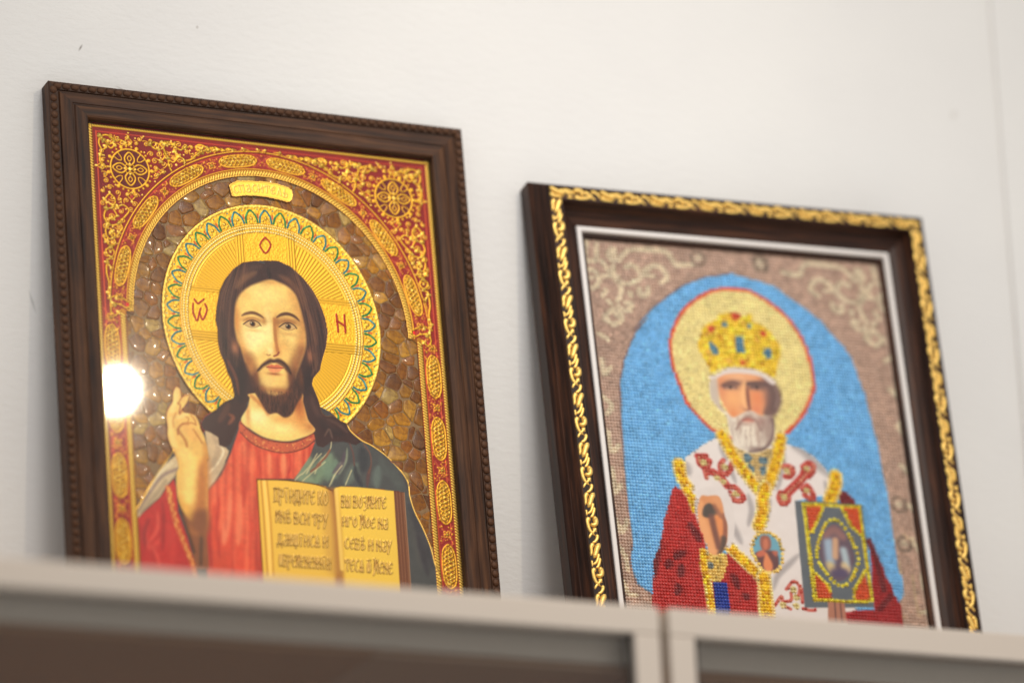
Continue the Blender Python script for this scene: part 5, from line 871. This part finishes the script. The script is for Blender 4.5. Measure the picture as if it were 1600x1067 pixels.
# ------------------------------------------------------------------ right picture: bead embroidery in a walnut frame with gilt scrolls
WR, HR_ = 320.4, 415.2; LR, PS = 8.0608, -3.2603; OM = 10.7
right = link('framed_picture', None)
Rm = Matrix.Rotation(math.radians(PS), 3, 'Z') @ Matrix.Rotation(-math.radians(LR), 3, 'X')
right.rotation_euler = (-math.radians(LR), 0, math.radians(PS)); right.location = Vector((.4022, -.034, .4099+Z0))-Rm @ Vector((-WR/2000, 0, HR_/1000))
tag(right, 'bead embroidered icon of a crowned bishop on blue in walnut frame with gilt scrolls', 'picture frame', 'framed pictures on the cabinet')
profR = [(-10.7, 32), (-10.7, 17), (-10., 16), (-8, 13.4), (-6.6, 10.6), (-6., 10.2), (-3., 5.4), (-1.4, 2.2), (-.4, .9), (.2, 1.4), (.4, 2.2), (9.4, 2.2), (9.6, 1.2), (10.4, 1.2), (11.2, 3.4), (12.2, 7.6), (14.6, 11.), (19, 14.), (23.6, 15.6), (24.4, 15.), (25.1, 15.2), (25.2, 17.), (32.2, 17.2), (33.2, 18.2), (33.2, 21.4), (33.2, 32)]
RR = rails(right, [(u+OM, d) for u, d in profR], WR+2*OM, HR_+2*OM, ('wal_x', 'wal_z'))
for o in RR: o.data.transform(Matrix.Translation((0, 0, -OM/1000)))
fil = [(25.5, 16.9), (25.6, 14.6), (26.2, 14.), (28.9, 14.), (29.6, 14.6), (29.8, 15.4), (29.8, 16.9)]
for r_, o in zip(RR, rails(None, [(u+OM, d) for u, d in fil], WR+2*OM, HR_+2*OM, ('fillet', 'fillet'), 'white_fillet')): o.parent = r_; o.data.transform(Matrix.Translation((0, 0, -OM/1000))); o.data.polygons.foreach_set('use_smooth', [False]*len(o.data.polygons))
def teardrops(specs):
    """scroll leaves: each a tapering half-round sweep along a curve; unit mm, x along the rail, y across, height forward"""
    V, F = [], []
    for pts, r0, r1, hf in specs:
        P = spl(pts, False, 5); n = len(P); b0 = len(V)
        for k, p in enumerate(P):
            u = k/(n-1); t_ = P[min(k+1, n-1)]-P[max(k-1, 0)]; t_ = t_/(np.hypot(*t_)+1e-9); nn = np.array((-t_[1], t_[0]))
            r_ = GR*(r0+(r1-r0)*u)*min(1., .35+u*6)*min(1., .25+(1-u)*6)
            for a in np.linspace(0, math.pi, 6): e = p+nn*r_*math.cos(a); V.append((e[0]/1000, -(.82*r_*hf*math.sin(a))/1000, e[1]/1000))
        for k in range(n-1):
            for a in range(5): F.append((b0+k*6+a, b0+k*6+a+1, b0+(k+1)*6+a+1, b0+(k+1)*6+a))
        F.append(tuple(b0+a for a in range(6))); F.append(tuple(b0+(n-1)*6+a for a in range(6)))
    me = fix(pydata('gilt_scroll', V, F, True)); me.materials.append(MAT['gilt']); return me
GR = 1.24
SC = [teardrops([([(-9.4, 2.2), (-7.5, 2.9), (-4.4, 1.6), (-1, .4), (2.6, -1.6)], 2.2, 1.3, 1.15), ([(-9.6, -.4), (-6.6, -2.6), (-2.6, -2.8), (.8, -3.6)], 1.7, .7, 1.), ([(-1.6, 2.8), (1.6, 2.2), (5.4, .4), (8, -2.8)], 1.2, .8, 1.1), ([(1.8, 3.4), (5, 3), (8.8, 1.4), (10.4, -.6)], 1.3, .7, 1.), ([(4.4, -3.4), (7, -3.2), (9.4, -3.4)], .9, .5, 1.)]),
      teardrops([([(-9.6, 1.2), (-8.4, 3.2), (-5, 3.2), (-3.8, .8), (-5.6, -.4)], 2.1, 1.2, 1.2), ([(-9.6, -1), (-7.4, -3.4), (-3, -3.2), (1.4, -1.6), (4.4, 1.6)], 1.8, .9, 1.05), ([(-1.8, 3.2), (.8, 1.4), (4, -1.8), (7, -3.6)], 1.1, .7, 1.), ([(3.4, 3.4), (6.6, 3.2), (9.4, 1.2), (10.4, -1.4)], 1.4, .7, 1.), ([(-1.4, .6), (1.6, 3.4)], .9, .6, 1.)])]
def scrolls(rail, a, b, fixed, vertical, flip):
    n = max(2, int(round((b-a)/21.2))); st = (b-a)/n
    for k in range(n):
        o = link('gilt_scroll', SC[k % 2], None, rail); m = a+st*(k+.5)
        s, t_ = (fixed, m) if vertical else (m, fixed)
        o.location = ((s-WR/2)/1000, .0023, (HR_-t_)/1000); o.scale = (st/20.6, 1, (1 if not flip else -1))
        o.rotation_euler = (0, math.pi/2 if vertical else 0, 0)
scrolls(RR[0], 0, WR, 4.9, False, False); scrolls(RR[1], 0, WR, HR_-4.9, False, True); scrolls(RR[2], 10, HR_-10, 4.9, True, False); scrolls(RR[3], 10, HR_-10, WR-4.9, True, True)
cr, beadm, shine = paint_beadwork()
cr.hgt += .35*vnoise(cr.h, cr.w, 9, np.random.default_rng(3))
tag(link('printed_cloth', sheet_mesh('printed_cloth', cr, np.ones((cr.h, cr.w), bool), WR, HR_, 21.2, mul=1.), 'cloth', right))
plate('backing_board', 33.4, WR-33.4, 33.4, HR_-33.4, 21.7, 28., WR, HR_, 'back', right)
def seed_beads():
    rng = np.random.default_rng(21); px, py = 2.5, 2.7
    uv = []
    for rr, zz in ((1., 0.), (.86, .72), (.42, 1.18)):
        for a in range(6): an = a*math.pi/3+(.5 if rr == .86 else 0); uv.append((rr*math.cos(an), zz, rr*math.sin(an)))
    uv.append((0, 1.3, 0)); uv = np.array(uv); B = []
    for r_ in range(2):
        for a in range(6): b = (a+1) % 6; B += [(r_*6+a, r_*6+b, (r_+1)*6+b), (r_*6+a, (r_+1)*6+b, (r_+1)*6+a)]
    for a in range(6): B.append((12+a, 12+(a+1) % 6, 18))
    B = np.array(B); cs = []
    for t_ in np.arange(34.4, HR_-34, py):
        for s in np.arange(34.4, WR-34, px):
            i, j = int((s-cr.s0)/cr.res), int((t_-cr.t0)/cr.res)
            if beadm[j, i] > .5: cs.append((s, t_, i, j))
    cs = np.array(cs); n = len(cs); ii, jj = cs[:, 2].astype(int), cs[:, 3].astype(int)
    sh = shine[jj, ii]; rad = 1.14+.08*sh+rng.uniform(-.05, .05, n)
    jit = rng.normal(0, .10, (n, 2)); an = rng.normal(.5, .15, n); ca, sa = np.cos(an), np.sin(an)
    x = uv[None, :, 0]*rad[:, None]*1.08; z = uv[None, :, 2]*rad[:, None]*1.0
    X_ = x*ca[:, None]-z*sa[:, None]; Z_ = x*sa[:, None]+z*ca[:, None]
    V = np.stack([(cs[:, 0, None]+jit[:, :1]+X_-WR/2)/1000, np.broadcast_to((21.0-uv[None, :, 1]*(1+rng.uniform(-.12, .12, (n, 1))))/1000, X_.shape), (HR_-cs[:, 1, None]-jit[:, 1:]+Z_)/1000], 2).reshape(-1, 3)
    F = (B[None]+19*np.arange(n)[:, None, None]).reshape(-1, 3)
    me = bpy.data.meshes.new('seed_beads'); me.vertices.add(len(V)); me.vertices.foreach_set('co', V.ravel()); me.loops.add(F.size); me.loops.foreach_set('vertex_index', F.ravel().astype(np.int32))
    me.polygons.add(len(F)); me.polygons.foreach_set('loop_start', np.arange(0, F.size, 3, dtype=np.int32)); me.polygons.foreach_set('loop_total', np.full(len(F), 3, np.int32)); me.update(calc_edges=True); me.polygons.foreach_set('use_smooth', [True]*len(F))
    fix(me)
    C = np.ones((n, 4)); C[:, :3] = np.clip(lin(np.clip(cr.rgb[jj, ii]*(1+rng.normal(0, .055+.05*sh[:, None], (n, 1))), 0, 1)*255)*1.12, 0, 1)
    a = me.attributes.new('Col', 'FLOAT_COLOR', 'POINT'); a.data.foreach_set('color', np.repeat(C, 19, 0).ravel().astype(np.float32)); a = me.attributes.new('Met', 'FLOAT', 'POINT'); a.data.foreach_set('value', np.repeat(sh*.3, 19).astype(np.float32))
    o = link('seed_beads', me, 'bead', right); o['kind'] = 'stuff'; o['label'] = 'small glass seed beads sewn in rows over the printed cloth'
seed_beads()
